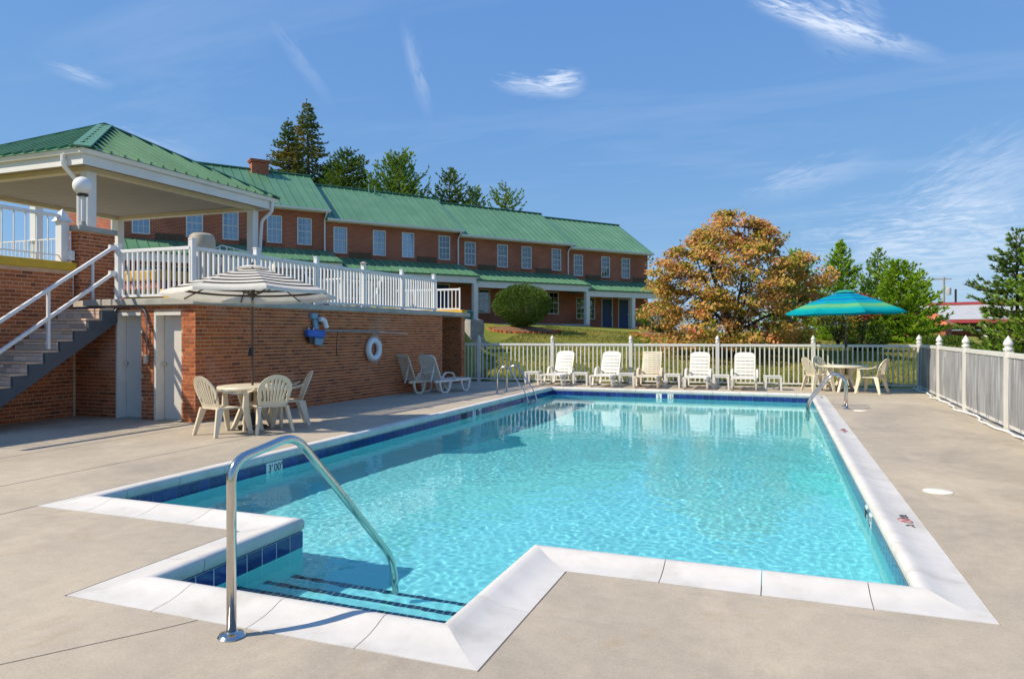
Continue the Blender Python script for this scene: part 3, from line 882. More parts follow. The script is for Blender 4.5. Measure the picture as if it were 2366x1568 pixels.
# return fittings on the left wall under water
for y in (9.0, 13.2):
    MB().lathe([(0.05, 0), (0.05, 0.012), (0.02, 0.02)], 14).build('return_fitting', 'pvc', pool).matrix_local = Matrix.Translation((IX0, y, -0.62)) @ Matrix.Rotation(pi / 2, 4, 'Y')

# water sheet with small real ripples
def ripple(x, y):
    a = mnoise.noise(Vector((x * 2.6 + 5, y * 2.6, 0.3)))
    b = mnoise.noise(Vector((x * 6.5, y * 6.5 + 9, 1.7)))
    c = mnoise.noise(Vector((x * 16, y * 16, 4.2)))
    d = mnoise.noise(Vector((x * 29, y * 29, 8.2)))
    calm = lerp(1.0, 0.45, sstep(8.0, 15.0, y)) * (1 + .5 * mnoise.noise(Vector((x * .5, y * .5, 2))))
    return calm * (0.0014 * a + 0.0009 * b + 0.00082 * c + 0.00042 * d)
def water_grid(mb, x0, x1, y0, y1, st):
    nx, ny = round((x1 - x0) / st), round((y1 - y0) / st)
    o = len(mb.v)
    for j in range(ny + 1):
        y = lerp(y0, y1, j / ny)
        for i in range(nx + 1):
            x = lerp(x0, x1, i / nx)
            mb.v.append((x, y, WATER_Z + ripple(x, y)))
    for j in range(ny):
        for i in range(nx):
            a = o + j * (nx + 1) + i
            mb.f.append((a, a + 1, a + nx + 2, a + nx + 1))
mb = MB()
water_grid(mb, IX0 + .001, IX1 - .001, IY0, IY1 - .001, 0.02)
water_grid(mb, JX0 + .001, JX1 - .001, JY0 + .001, IY0, 0.02)
def water_mat():
    m = bpy.data.materials.new('pool_water')
    nt, N, L = nodes_of(m)
    N.clear()
    o = N.new('ShaderNodeOutputMaterial')
    g = N.new('ShaderNodeBsdfGlass'); g.inputs['IOR'].default_value = 1.333; g.inputs['Roughness'].default_value = 0.0
    g.inputs['Color'].default_value = (0.86, 0.98, 1.0, 1)
    L.new(g.outputs[0], o.inputs['Surface'])
    return m
M['water'] = water_mat()
water = mb.build('water', 'water', smooth=True, fix=False)
tag(water, 'clear turquoise pool water with small ripples', None, kind='structure')
for o in (basin_floor, basin_wall, *steps):
    o.cycles.is_caustics_receiver = True
water.cycles.is_caustics_caster = True
sun_data.cycles.is_caustics_light = True

# ------------------------------------------------------------------ pool house under the terrace
HC = Vector((-9.42, 9.5)); HD = Vector((0.061, 0.998)).normalized(); HL = 8.55       # front right corner, direction and length of the long face
HE = HC + HD * HL
TZ = 2.16
house = thing('pool_house', 'low brick pool house under the terrace with two grey doors', 'pool house')
HX0 = -12.3
doors = [(-11.28, -10.66, 0.0, 1.92), (-10.36, -9.73, 0.0, 1.92)]
mb = MB()
wall_open(mb, HX0, HC.x, -0.05, 2.04, doors, 0.26, HC.y)
mb.add([(HC.x, HC.y, -0.05), (HE.x, HE.y, -0.05), (HE.x, HE.y, 2.04), (HC.x, HC.y, 2.04)], [(0, 1, 2, 3)])
mb.add([(HE.x, HE.y, -0.05), (-13, HE.y + .2, -0.05), (-13, HE.y + .2, 2.04), (HE.x, HE.y, 2.04)], [(0, 1, 2, 3)])
mb.build('wall', 'mortar', house, fix=False)
fp = brick_pieces(HC.x - HX0, 0.0, 2.04, [(a - HX0, b - HX0, c, d + 0.02) for a, b, c, d in doors], 3)
sp_ = brick_pieces(HL, 0.0, 2.04, (), 4)
angS = atan2(HD.y, HD.x)
# weathered patch of light bricks at the foot and head of the corner is left to the stain in the material
lay_bricks(house, [((HX0, HC.y, 0), 0.0, fp), ((HC.x, HC.y, 0), angS, sp_)], 300)
for a, b, c, d in doors:
    y = HC.y
    f = MB().box(a, a + 0.05, y - 0.012, y + 0.22, c, d).box(b - 0.014, b, y + 0.05, y + 0.22, c, d).box(a + 0.05, b - 0.014, y - 0.012, y + 0.22, d - 0.06, d)
    f.build('door_frame', 'resin', house, bevel=0.004)
    dr = MB().box(a + 0.058, b - 0.016, y + 0.17, y + 0.21, 0.015, d - 0.065).build('door', 'door_grey', house, bevel=0.004)
    MB().tube([(a + 0.11, y + 0.17, 1.0), (a + 0.11, y + 0.115, 1.0)], 0.012).lathe([(0.012, 0), (0.03, 0.01), (0.03, 0.035), (0.01, 0.045)], 10, (a + .11, y + .115, .975)).build('handle', 'steel', dr, smooth=40)
    MB().box(a + 0.05, b - 0.05, y + 0.02, y + 0.24, 0.0, 0.012).build('threshold', 'slab', house)
MB().box(-11.26, -10.68, 9.5 + .23, 9.5 + .25, 0.0, 1.9).build('door_recess', 'dark', house)
MB().box(-10.34, -9.75, 9.5 + .23, 9.5 + .25, 0.0, 1.9).build('door_recess', 'dark', house)
# electrical conduit between the doors
MB().tube(bez([(-11.45, 9.46, 2.02), (-10.62, 9.46, 2.02), (-10.50, 9.46, 1.9), (-10.50, 9.46, 1.15)], 6, .12), 0.014, 6).build('conduit', 'conduit', house, smooth=True)
MB().box(-10.545, -10.455, 9.43, 9.488, 1.0, 1.16).build('switch_box', 'conduit', house, bevel=.008)
# terrace slab
terr = MB().prism([(-12.0, 9.40), (HC.x + 0.05, 9.40), (HE.x + 0.06, HE.y + 0.06), (HE.x - 0.02, 20.05), (-24, 20.05), (-24, 9.75), (-12.0, 9.75)], 2.043, TZ)
terr = terr.build('terrace', 'slab', bevel=0.012)
tag(terr, 'grey weathered concrete terrace slab over the pool house', None, kind='structure')

# ------------------------------------------------------------------ left retaining wall with yellow cap
lw = thing('retaining_wall', 'brick retaining wall with yellow painted cap beside the stairs', 'wall')
MB().box(-12.6, HX0, 3.0, 9.44, -0.05, 2.68).box(-12.58, HX0 - .01, 9.44, 9.8, -.05, 2.03).build('wall', 'mortar', lw)
pcs = brick_pieces(6.44, 0.0, 2.68, (), 8)
lay_bricks(lw, [((HX0, 3.0, 0), pi / 2, pcs)], 300)
MB().box(-12.66, HX0 + 0.05, 2.9, 9.49, 2.70, 2.86).build('cap', 'yellow', lw, bevel=0.02)
MB().box(-12.64, HX0 + 0.035, 2.9, 9.47, 2.68, 2.70).build('cap_bed', 'mortar', lw)
# newel post and thin railing on the wall
nw = thing('wall_railing', 'thin white metal railing on the yellow wall cap ending at a pointed newel post', 'railing')
MB().box(-12.55, -12.39, 9.28, 9.44, 2.86, 3.62).build('newel_post', 'white', nw, bevel=.006)
MB().add([(-12.60, 9.23, 3.62), (-12.34, 9.23, 3.62), (-12.34, 9.49, 3.62), (-12.60, 9.49, 3.62), (-12.57, 9.26, 3.66), (-12.37, 9.26, 3.66), (-12.37, 9.46, 3.66), (-12.57, 9.46, 3.66), (-12.52, 9.31, 3.79), (-12.42, 9.31, 3.79), (-12.42, 9.41, 3.79), (-12.52, 9.41, 3.79), (-12.47, 9.36, 3.86)],
    [(3, 2, 1, 0)] + [(i, (i + 1) % 4, 4 + (i + 1) % 4, 4 + i) for i in range(4)] + [(4 + i, 4 + (i + 1) % 4, 8 + (i + 1) % 4, 8 + i) for i in range(4)] + [(8 + i, 8 + (i + 1) % 4, 12) for i in range(4)]).build('finial', 'white', nw)
MB().box(-12.51, -12.43, 4.0, 9.28, 3.72 - .03, 3.75).build('top_rail', 'white', nw)
MB().bar((-12.47, 4.0, 2.99), (-12.47, 9.28, 2.99), 0.02).build('bottom_rail', 'white', nw)
pk = MB().box(-.009, .009, -.009, .009, 3.0, 3.69).mesh('picket')
for i in range(24):
    put(pk, 'picket', 'white', nw, (-12.47, 9.08 - 0.205 * i, 0))

# ------------------------------------------------------------------ brick pier with cap
pier = thing('brick_pier', 'short brick pier with concrete cap carrying the globe lamp', 'pier')
MB().box(-12.42, -12.2, 9.5, 10.24, TZ, 3.46).build('wall', 'mortar', pier)
lay_bricks(pier, [((-12.2, 9.5, 0), pi / 2, brick_pieces(0.74, TZ, 3.46, (), 2)), ((-12.42, 9.5, 0), 0.0, brick_pieces(0.22, TZ, 3.46, (), 5))], 300)
MB().box(-12.46, -12.16, 9.46, 10.28, 3.46, 3.565).build('cap', 'slab', pier, bevel=.015)
MB().tube([(-12.30, 9.44, TZ), (-12.30, 9.44, 2.6), (-12.36, 9.44, 2.95), (-12.36, 9.44, 3.4)], 0.012, 6).build('conduit', 'pvc', pier, smooth=True)
MB().box(-12.40, -12.29, 9.40, 9.475, 2.9, 3.08).build('junction_box', 'pvc', pier, bevel=.008)
MB().box(-12.19, -12.15, 9.72, 9.76, TZ, 2.96).build('rail_stub', 'white', pier)
lamp = thing('globe_lamp', 'round white globe lamp on a short white pole above the brick pier', 'lamp', (-12.28, 9.62, 3.565))
MB().lathe([(0.07, 0), (0.07, 0.03), (0.045, 0.06), (0.045, .09)], 14).build('base', 'slab', lamp, smooth=40)
MB().tube([(0, 0, 0.05), (0, 0, 0.58)], 0.028, 10).build('pole', 'white', lamp, smooth=40)
MB().lathe([(0.09, 0.565), (0.1, 0.585), (0.1, 0.60), (.05, .61)], 16).build('collar', 'black', lamp, smooth=40)
MB().lathe([(0.171 * sin(a), 0.76 - 0.171 * cos(a)) for a in [0.5 + (pi - 0.52) * k / 14 for k in range(15)]], 24).build('globe', 'globe', lamp, smooth=True)

# ------------------------------------------------------------------ staircase
stairs = thing('staircase', 'stone faced stairs with dark painted stringer going up to the terrace', 'stairs')
SX0, SX1 = HX0 + 0.01, -11.25
NR, RZ, TD, SY = 12, TZ / 12, 0.26, 9.40
for i in range(1, NR):
    yf = SY - TD * i; zt = TZ - RZ * i
    st = MB().box(SX0, SX1, yf + .03, yf + TD + .03, zt - RZ + 0.0, zt - 0.035).build('step', 'stringer', stairs)
    MB().box(SX0, SX1 + 0.012, yf - 0.012, yf + TD + 0.028, zt - 0.035, zt).build('tread', 'mortar', st, bevel=.006)
    rr = random.Random(50 + i)
    zs = [zt - RZ + .003, zt - RZ * 0.52, zt - 0.038]
    for r_ in range(2):
        x = SX0
        while x < SX1 - 0.03:
            w = rr.uniform(0.16, 0.34)
            x2 = min(SX1, x + w)
            if SX1 - x2 < 0.08: x2 = SX1
            e = rr.uniform(0.0, 0.012)
            MB().box(x + .003, x2 - .003, yf - e, yf + .03, zs[r_] + .003, zs[r_ + 1] - .003).build('stone', 'stone', st)
            x = x2
# first riser below the landing
st = MB().box(SX0, SX1, SY + .03, SY + .06, TZ - RZ, TZ - .13).build('step', 'stringer', stairs)
mb = MB()
poly = []
for i in range(0, NR):
    poly += [(SY - TD * i + 0.006, TZ - RZ * i - 0.037 - (0.09 if i == 0 else 0)), (SY - TD * i + 0.006, TZ - RZ * (i + 1) - 0.037)]
poly[0] = (SY + .02, TZ - 0.13)
low = [(y, z - 0.0) for y, z in ((SY - TD * (NR - 1) + 0.006, 0.0), (SY - TD * (NR - 1) + 0.25, 0.0), (SY + 0.06, TZ - 0.42), (SY + 0.06, TZ - 0.13))]
pl = [(y, max(0, z)) for y, z in poly[1:-1]] + low
n = len(pl)
for dx in (0.0,):
    a = [(SX1 + 0.001, y, z) for y, z in pl]; b = [(SX1 + 0.05, y, z) for y, z in pl]
bm = bmesh.new()
va = [bm.verts.new(p) for p in a]
fc = bm.faces.new(va)
r = bmesh.ops.extrude_face_region(bm, geom=[fc])
bmesh.ops.translate(bm, vec=(0.05, 0, 0), verts=[v for v in r['geom'] if isinstance(v, bmesh.types.BMVert)])
bmesh.ops.recalc_face_normals(bm, faces=bm.faces)
bmesh.ops.triangulate(bm, faces=bm.faces)
me = bpy.data.meshes.new('stringer'); bm.to_mesh(me); bm.free()
put(me, 'stringer', 'stringer', stairs)
# stair handrail
hr = thing('stair_railing', 'white two rail stair railing along the open side of the stairs', 'railing')
X = SX1 - 0.03
def rail_z(y, h): return TZ - (SY - y) * RZ / TD + h
for nm, h in (('top_rail', 0.93), ('mid_rail', 0.46)):
    MB().bar((X, SY + 0.02, rail_z(SY, h)), (X, 6.3, rail_z(6.3, h)), 0.055, 0.055).build(nm, 'white', hr, bevel=.006)
    MB().box(X - 0.035, X + 0.035, SY - .04, SY + 0.16, rail_z(SY, h) - 0.045, rail_z(SY, h) + 0.05).build('bracket', 'white', hr, bevel=.006)
for y in (8.22, 6.6):
    MB().box(X - .022, X + .022, y - .022, y + .022, rail_z(y, -0.06), rail_z(y, 0.90)).build('post', 'white', hr)

# ------------------------------------------------------------------ terrace railings
def railing(name, label, a, b, posts, zb, ztop, ph, pitch=0.118, th=0.035, post_w=0.085, cap=None, rail_m='white', ext_post=True, group=None):
    """a,b 2D ends; posts: fractions"""
    t = thing(name, label, 'railing')
    a, b = Vector(a), Vector(b); L = (b - a).length; d = (b - a) / L
    ang = atan2(d.y, d.x)
    def P(s): p = a + d * s; return (p.x, p.y, 0)
    n = int(L / pitch)
    pm = MB().box(-th / 2, th / 2, -th / 2, th / 2, zb + 0.0, ztop - 0.03).mesh('baluster')
    ps = [f * L for f in posts]
    for i in range(n + 1):
        s = i * L / n
        if any(abs(s - q) < post_w * 0.75 for q in ps): continue
        put(pm, 'baluster', rail_m, t, P(s), ang)
    m_ = MB()
    q0 = Vector((*P(0)[:2], 0)); q1 = Vector((*P(L)[:2], 0))
    up = Vector((0, 0, 1))
    MB().bar(q0 + up * (ztop - 0.03), q1 + up * (ztop - 0.03), 0.05, 0.06).build('top_rail', rail_m, t, bevel=.006)
    MB().bar(q0 + up * (zb), q1 + up * (zb), 0.042, 0.045).build('bottom_rail', rail_m, t)
    w = post_w / 2
    pom = MB().box(-w, w, -w, w, 0, ph - 0.0).box(-w - .008, w + .008, -w - .008, w + .008, ph, ph + 0.02).mesh('post')
    for s in ps:
        o = put(pom, 'post', rail_m, t, (*P(s)[:2], zb - 0.06), ang)
    return t
rl = railing('terrace_railing', 'short white baluster railing at the front of the terrace above the doors', (-11.25, 9.52), (-9.56, 9.52), (0.0,), TZ + 0.06, 3.06, 1.0)
c0 = HC + Vector((-0.12, 0.05)); c1 = c0 + HD * 8.38
us = [0.0, 0.18, 0.39, 0.592, 0.79, 0.985]
rl2 = railing('terrace_railing', 'long white baluster railing on the terrace edge above the brick wall', c0, c1, us, TZ + 0.06, 3.06, 1.02)
p = c0 + HD * (8.38 * 0.592)
MB().lathe([(0.05, 3.18), (0.05, 3.20), (0.10, 3.205), (0.02, 3.25)], 12).build('post_cap_light', 'tan_bin', rl2, smooth=40).location = (p.x, p.y, 0)

# wall beyond the pool house with yellow cap and its own railing
bw = thing('retaining_wall', 'shaded brick wall with yellow cap beyond the far end of the pool house', 'wall')
MB().box(-14, -9.25, 20.1, 20.35, -0.05, 2.05).build('wall', 'mortar', bw)
lay_bricks(bw, [((-14, 20.1, 0), 0.0, [p for p in brick_pieces(4.75, 0, 2.05, (), 12) if p[0] > 2.8]), ((-9.25, 20.1, 0), pi / 2, brick_pieces(.25, 0, 2.05, (), 13))], 300)
MB().box(-14, -9.2, 20.06, 20.42, 2.05, 2.27).build('cap', 'yellow', bw, bevel=.02)
railing('wall_railing', 'low white baluster railing standing on the yellow capped wall', (-11.6, 20.2), (-9.35, 20.2), (1.0,), 2.31, 2.95, 0.70, pitch=0.13, th=0.025, post_w=.04)

# yellow capped planter wall on the terrace
pw = thing('planter_wall', 'low brick planter wall with bright yellow cap on the terrace behind the balusters', 'planter')
MB().box(-12.0, -11.75, 11.0, 13.4, TZ, 2.62).box(-12.9, -12.0, 11.0, 11.25, TZ, 2.62).build('wall', 'facade', pw)
MB().box(-12.05, -11.70, 10.95, 13.45, 2.62, 2.84).box(-12.95, -12.05, 10.95, 11.30, 2.62, 2.84).build('cap', 'yellow', pw, bevel=.03)
pw2 = thing('kerb_wall', 'low yellow painted kerb on the terrace at the head of the stairs', 'kerb')
MB().box(-12.1, -10.6, 10.35, 10.6, TZ, 2.40).build('kerb', 'yellow', pw2, bevel=.03)
# fine white railing behind with peaked gate
gt = thing('garden_gate', 'thin white metal gate with peaked top behind the terrace railing', 'gate', (-12.6, 13.0, TZ))
def gt_top(t): return 1.25 + 0.22 * (1 - abs(t - 0.25) / (0.25 if t < .25 else 0.75))
for i in range(10):
    t = i / 9; z = gt_top(t)
    MB().bar((0.0 + t * 0.9, t * 1.1, 0.1), (0.0 + t * 0.9, t * 1.1, z), 0.025).build('bar', 'white', gt)
MB().bar((0, 0, gt_top(0)), (.225, .275, gt_top(.25)), .03).bar((.225, .275, gt_top(.25)), (0.9, 1.1, gt_top(1)), .03).build('top_rail', 'white', gt)
MB().bar((0, 0, 1.05), (.9, 1.1, 1.05), .025).bar((0, 0, .15), (.9, 1.1, .15), .025).build('cross_rail', 'white', gt)
ringp = [(.3 + .14 * cos(a) * .63, .366 + .14 * cos(a) * .77, .55 + .2 * sin(a)) for a in [2 * pi * k / 16 for k in range(16)]]
MB().tube(ringp, .012, 5, closed=True).build('scroll', 'white', gt, smooth=True)

# litter bin on the terrace
bn = thing('litter_bin', 'tan round litter bin with domed lid behind the terrace corner post', 'bin', (-10.6, 10.85, TZ))
bn.scale = (.74, .74, 1.0)
MB().lathe([(0.24, 0.0), (0.29, 0.02), (0.31, 0.95), (0.325, 0.95), (0.33, 1.02)], 20).build('body', 'tan_bin', bn, smooth=35)
ld = MB().lathe([(0.335, 1.02), (0.345, 1.06), (0.335, 1.22), (0.30, 1.30), (0.22, 1.345), (0.15, 1.35)], 20).build('lid', 'tan_bin', bn, smooth=35)
MB().box(-.15, .15, -.10, .10, 1.345, 1.362).build('opening', 'dark', ld)

# ------------------------------------------------------------------ pavilion
EX, EY0, EY1, EZ = -12.4, 9.72, 15.15, 4.78
SD = EY1 - EY0
pav = thing('pavilion', 'open pavilion with green hipped metal roof and white posts', 'pavilion', (EX - SD / 2, (EY0 + EY1) / 2, TZ))
hs = SD / 2
z_e = EZ - TZ; z_g = z_e + 0.25; z_a = 6.52 - TZ
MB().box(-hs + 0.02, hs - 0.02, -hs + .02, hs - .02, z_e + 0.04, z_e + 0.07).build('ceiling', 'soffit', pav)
for k in range(4):
    rot = Matrix.Rotation(k * pi / 2, 4, 'Z')
    o = MB().box(-hs + 0.031, hs, -hs, -hs + 0.03, z_e, z_e + 0.19).build('fascia', 'trim', pav); o.matrix_local = rot
    o = MB().add([(-hs - .09, -hs - .003, z_g - .06), (hs + .09, -hs - .003, z_g - .06), (hs + .09, -hs - .07, z_g - .05), (-hs - .09, -hs - .07, z_g - .05), (-hs - .1, -hs - .003, z_g + .03), (hs + .1, -hs - .003, z_g + .03), (hs + .1, -hs - .1, z_g + .03), (-hs - .1, -hs - .1, z_g + .03)],
                 [(0, 1, 2, 3), (4, 7, 6, 5), (3, 2, 6, 7), (0, 4, 5, 1), (0, 3, 7, 4), (1, 5, 6, 2)]).build('gutter', 'trim', pav); o.matrix_local = Matrix.Translation((0, 0, .003 * (k % 2))) @ rot
    o = MB().box(-hs + .28, hs - .45, -hs + .28, -hs + .45, z_e - 0.05, z_e + 0.045).build('beam', 'beam_tan', pav); o.matrix_local = rot
    # roof face: panels with ribs, clipped by the hips
    rf = MB().add([(-hs, -hs, z_g + 0.02), (hs, -hs, z_g + .02), (0, 0, z_a - .02)], [(0, 1, 2)]).build('roof_face', 'roof_trim', pav, fix=False); rf.matrix_local = rot
    np_ = 18; E2 = hs + 0.12
    def RP(x, f, up=0.0):      # x along the eave, f fraction 0..1 up the slope
        return (x, -E2 + f * E2, lerp(z_g + 0.03, z_a, f) + up)
    for i in range(np_):
        xa, xb = -E2 + 2 * E2 * i / np_, -E2 + 2 * E2 * (i + 1) / np_
        fa, fb = 1 - abs(xa) / E2, 1 - abs(xb) / E2
        pts = [RP(xa, 0), RP(xb, 0), RP(xb, fb)] + ([RP(xa, fa)] if fa > 0.001 else [])
        if fb < 0.001: pts = [RP(xa, 0), RP(xb, 0), RP(xa, fa)]
        pm = MB().plate(pts, (0, -0.0, 1), 0.008)
        for xr in (xa,):
            fr = 1 - abs(xr) / E2
            if fr > 0.03:
                pm.bar(RP(xr, 0, .032), RP(xr, fr, .032), 0.05, 0.064)
        pm.build('roof_panel', 'roof', rf)
    hip = MB()
    a, b = Vector((-E2, -E2, z_g + 0.05)), Vector((0, 0, z_a + 0.03))
    hip.bar(a, b, 0.30, 0.03)
    o = hip.build('hip_cap', 'roof_trim', pav); o.matrix_local = rot
for px_, py_ in ((hs - .36, -hs + .4), (hs - .36, hs - .36), (-hs + .36, -hs + .4), (-hs + .36, hs - .36)):
    MB().box(px_ - .1, px_ + .1, py_ - .1, py_ + .1, 0, z_e - .05).build('post', 'trim', pav, bevel=.008)
MB().tube(bez([(hs - .45, -hs - .06, z_g - .05), (hs - .45, -hs - .06, z_e + .0), (hs - .42, -hs + .25, z_e - .3), (hs - .42, -hs + .26, 0.2)], 5, .08), 0.045, 8).build('downspout', 'trim', pav, smooth=40)
MB().tube(bez([(hs + .05, hs - .1, z_g - .05), (hs + .05, hs - .1, z_e - .05), (hs - .2, hs - .2, z_e - .3), (hs - .22, hs - .36, 0.2)], 5, .08), 0.04, 8).build('downspout', 'trim', pav, smooth=40)

# ------------------------------------------------------------------ motel building (local x along the facade, y into the building)
motel = thing('motel_building', 'long two storey brick motel with stepped green metal roof and porch', 'building', (P0.x, P0.y, 0), atan2(TY, TX))
secs = [(-10.6, -0.76, 8.11, 6.19, 2.62), (-0.76, 7.35, 7.67, 5.87, 2.32), (7.35, 15.6, 7.43, 5.63, 2.10), (15.6, 22.7, 7.23, 5.36, 1.80)]   # s0, s1, eave z, window sill z, floor z
wins = [[-9.62, -7.3, -5.64, -3.5, -1.95], [0.0, 2.25, 4.0, 6.33], [8.08, 10.4, 12.2, 14.56], [16.38, 18.76, 20.6]]
boards = [[-8.4, -4.6], [1.13, 5.19], [9.26, 13.54], [17.64, 21.9]]
low_w = [[-9.2, -6.0, -3.0], [0.6, 4.2], [8.94, 14.2], [17.02]]
low_d = [[-7.8, -4.4, -1.6], [2.2, 6.2], [11.2, 12.6], [18.9, 20.41]]
DEP, RIDGE_B, RIDGE_H, OV = 6.8, 3.4, 2.47, 0.32
WW, WH = 0.76, 1.42
PANE = MB().box(-0.5, 0.5, 0, 0.006, -0.5, 0.5)
pane_mesh = PANE.mesh('pane')
def window(parent, x, zb, w, h, y=0.0, cols=3, rows=4, name='window'):
    t = 0.05
    f = MB()
    f.box(x - w / 2, x - w / 2 + t, y - 0.015, y + .07, zb, zb + h).box(x + w / 2 - t, x + w / 2, y - 0.015, y + .07, zb, zb + h)
    f.box(x - w / 2 + t, x + w / 2 - t, y - 0.014, y + .07, zb + h - t, zb + h).box(x - w / 2 + t, x + w / 2 - t, y - 0.014, y + .07, zb, zb + t)
    f.box(x - w / 2 + t, x + w / 2 - t, y + .005, y + .06, zb + h / 2 - .022, zb + h / 2 + .022)
    win = f.build(name, 'white', parent)
    iw, ih = w - 2 * t, (h - 2 * t - .044) / 2
    mu = MB()
    for half, z0 in ((0, zb + t), (1, zb + h / 2 + .022)):
        pr = rows // 2
        for c in range(1, cols):
            mu.box(x - iw / 2 + iw * c / cols - .009, x - iw / 2 + iw * c / cols + .009, y + .018, y + .04, z0, z0 + ih)
        for r in range(1, pr):
            mu.box(x - iw / 2, x + iw / 2, y + .0185, y + .0395, z0 + ih * r / pr - .009, z0 + ih * r / pr + .009)
        for c in range(cols):
            for r in range(pr):
                o = put(pane_mesh, 'pane', 'glass', win, (x - iw / 2 + iw * (c + .5) / cols, y + .03, z0 + ih * (r + .5) / pr))
                o.scale = (iw / cols - .016, 1, ih / pr - .016)
    mu.build('muntins', 'white', win)
    # curtain behind the glass: folds, partly drawn
    cm = MB(); n = 14; side = R.choice((-1, 1, 0, 0, 0))
    x0, x1 = x - w / 2 + t, x + w / 2 - t
    if side == -1: x1 = x + R.uniform(-.05, .2)
    if side == 1: x0 = x - R.uniform(-.05, .2)
    for i in range(n + 1):
        xx = lerp(x0, x1, i / n); yy = y + .10 + .02 * sin(i * 2.4)
        cm.v += [(xx, yy, zb + .02), (xx, yy, zb + h - .02)]
    for i in range(n): cm.f.append((2 * i, 2 * i + 2, 2 * i + 3, 2 * i + 1))
    cm.build('curtain', 'curtain', win, fix=False)
    MB().box(x - w / 2 - .05, x + w / 2 + .05, y - .05, y - .002, zb - .07, zb).build('sill', 'facade', win)
    return win
for i, (s0, s1, ez, wz, fz) in enumerate(secs):
    ops = [(x - WW / 2, x + WW / 2, wz, wz + WH) for x in wins[i]]
    gw = [(x - (.8 if i == 3 else .55), x + (.8 if i == 3 else .55), fz + .68, fz + 2.12) for x in low_w[i]]
    gd = [(x - .5, x + .5, fz + .02, fz + 2.14) for x in low_d[i]]
    mb = MB()
    wall_open(mb, s0, s1, fz - 1.2, ez + .1, ops + gw + gd, 0.12, 0.0)
    mb.add([(s0, 0, fz - 1.2), (s0, DEP, fz - 1.2), (s0, DEP, ez), (s0, 0, ez)], [(0, 1, 2, 3)])
    mb.add([(s1, 0, fz - 1.2), (s1, DEP, fz - 1.2), (s1, DEP, ez), (s1, DEP / 2, ez + RIDGE_H - .1), (s1, 0, ez)], [(0, 1, 2, 3, 4)])
    mb.add([(s0, DEP, fz - 1.2), (s1, DEP, fz - 1.2), (s1, DEP, ez), (s0, DEP, ez)], [(0, 1, 2, 3)])
    mb.add([(s0, 0.4, fz - 1.2), (s1, 0.4, fz - 1.2), (s1, 0.4, ez), (s0, 0.4, ez)], [(0, 1, 2, 3)])
    mb.build('wall', 'facade', motel, fix=False)
    MB().add([(s0 + .1, .33, fz - 1), (s1 - .1, .33, fz - 1), (s1 - .1, .33, ez), (s0 + .1, .33, ez)], [(0, 1, 2, 3)]).build('interior', 'dark', motel, fix=False)
    for x in wins[i]: window(motel, x, wz, WW, WH)
    for a, b, c, d in gw: window(motel, (a + b) / 2, c, b - a, d - c, cols=3 if i < 3 else 4, rows=4)
    for a, b, c, d in gd:
        f = MB().box(a, a + .06, -.012, .10, c, d).box(b - .06, b, -.012, .10, c, d).box(a + .06, b - .06, -.011, .10, d - .06, d)
        f.build('door_frame', 'white', motel)
        dd = MB().box(a + .06, b - .06, .03, .08, c, d - .06).build('door', 'door_blue', motel)
        MB().box(b - .15, b - .10, -.01, .03, c + .95, c + 1.1).build('handle', 'steel', dd)
    for x in boards[i]:
        MB().box(x - .62, x + .62, -.05, -.003, wz - .33, wz + .10).build('air_unit_panel', 'board', motel)
    # main roof
    r0, r1 = s0 - (.1 if i else .25), s1 + (.22 if i == 3 else .12)
    rf = MB().add([(r0, -OV, ez), (r1, -OV, ez), (r1, RIDGE_B, ez + RIDGE_H), (r0, RIDGE_B, ez + RIDGE_H), (r0, DEP + OV, ez), (r1, DEP + OV, ez), (r1, RIDGE_B, ez + RIDGE_H - .15), (r0, RIDGE_B, ez + RIDGE_H - .15), (r0, -OV, ez - .1), (r1, -OV, ez - .1)],
                  [(0, 1, 2, 3), (3, 2, 5, 4), (1, 9, 6, 2), (0, 3, 7, 8), (0, 8, 9, 1)]).build('roof', 'roof_trim', motel, fix=False)
    n = round((r1 - r0) / 0.45)
    w = (r1 - r0) / n
    d = Vector((0, RIDGE_B + OV + .06, RIDGE_H + .04)); sl = Vector((0, -d.z, d.y)).normalized()
    pm = MB().plate([Vector((0, -.06, -.04)), Vector((w - .006, -.06, -.04)), Vector((w - .006, -.06, -.04)) + d, Vector((0, -.06, -.04)) + d], sl, .012)
    pm.bar(Vector((.016, -.06, -.04)) + sl * .025, Vector((.016, -.06, -.04)) + d + sl * .025, .032, .05, up=sl)
    pmesh = pm.mesh('roof_panel')
    for k in range(n):
        put(pmesh, 'roof_panel', 'roof', rf, (r0 + k * w, -OV, ez + .012))
    MB().bar((r0, RIDGE_B, ez + RIDGE_H + .03), (r1, RIDGE_B, ez + RIDGE_H + .03), .30, .06).build('ridge_cap', 'roof_trim', rf)
    # gutter, soffit, downspout
    MB().box(r0 + .02, r1 - .02, -OV - .16, -OV - .05, ez - .12, ez - .015).build('gutter', 'trim', motel)
    MB().box(r0 + .02, r1 - .02, -OV - .05, -.002, ez - .16, ez - .125).build('soffit', 'trim', motel)
    x = s1 - .12
    MB().tube(bez([(x, -OV - .1, ez - .1), (x, -OV - .1, ez - .22), (x, -.07, ez - .5), (x, -.07, wz - .5)], 4, .1), .045, 8).build('downspout', 'trim', motel, smooth=40)
    # porch roof: wall to beam
    PD = 1.95
    pz1 = wz - .26; pz0 = fz + 2.50 + (0 if i else .05)
    p0_, p1_ = s0 + (0 if i else -.2), s1 + .18
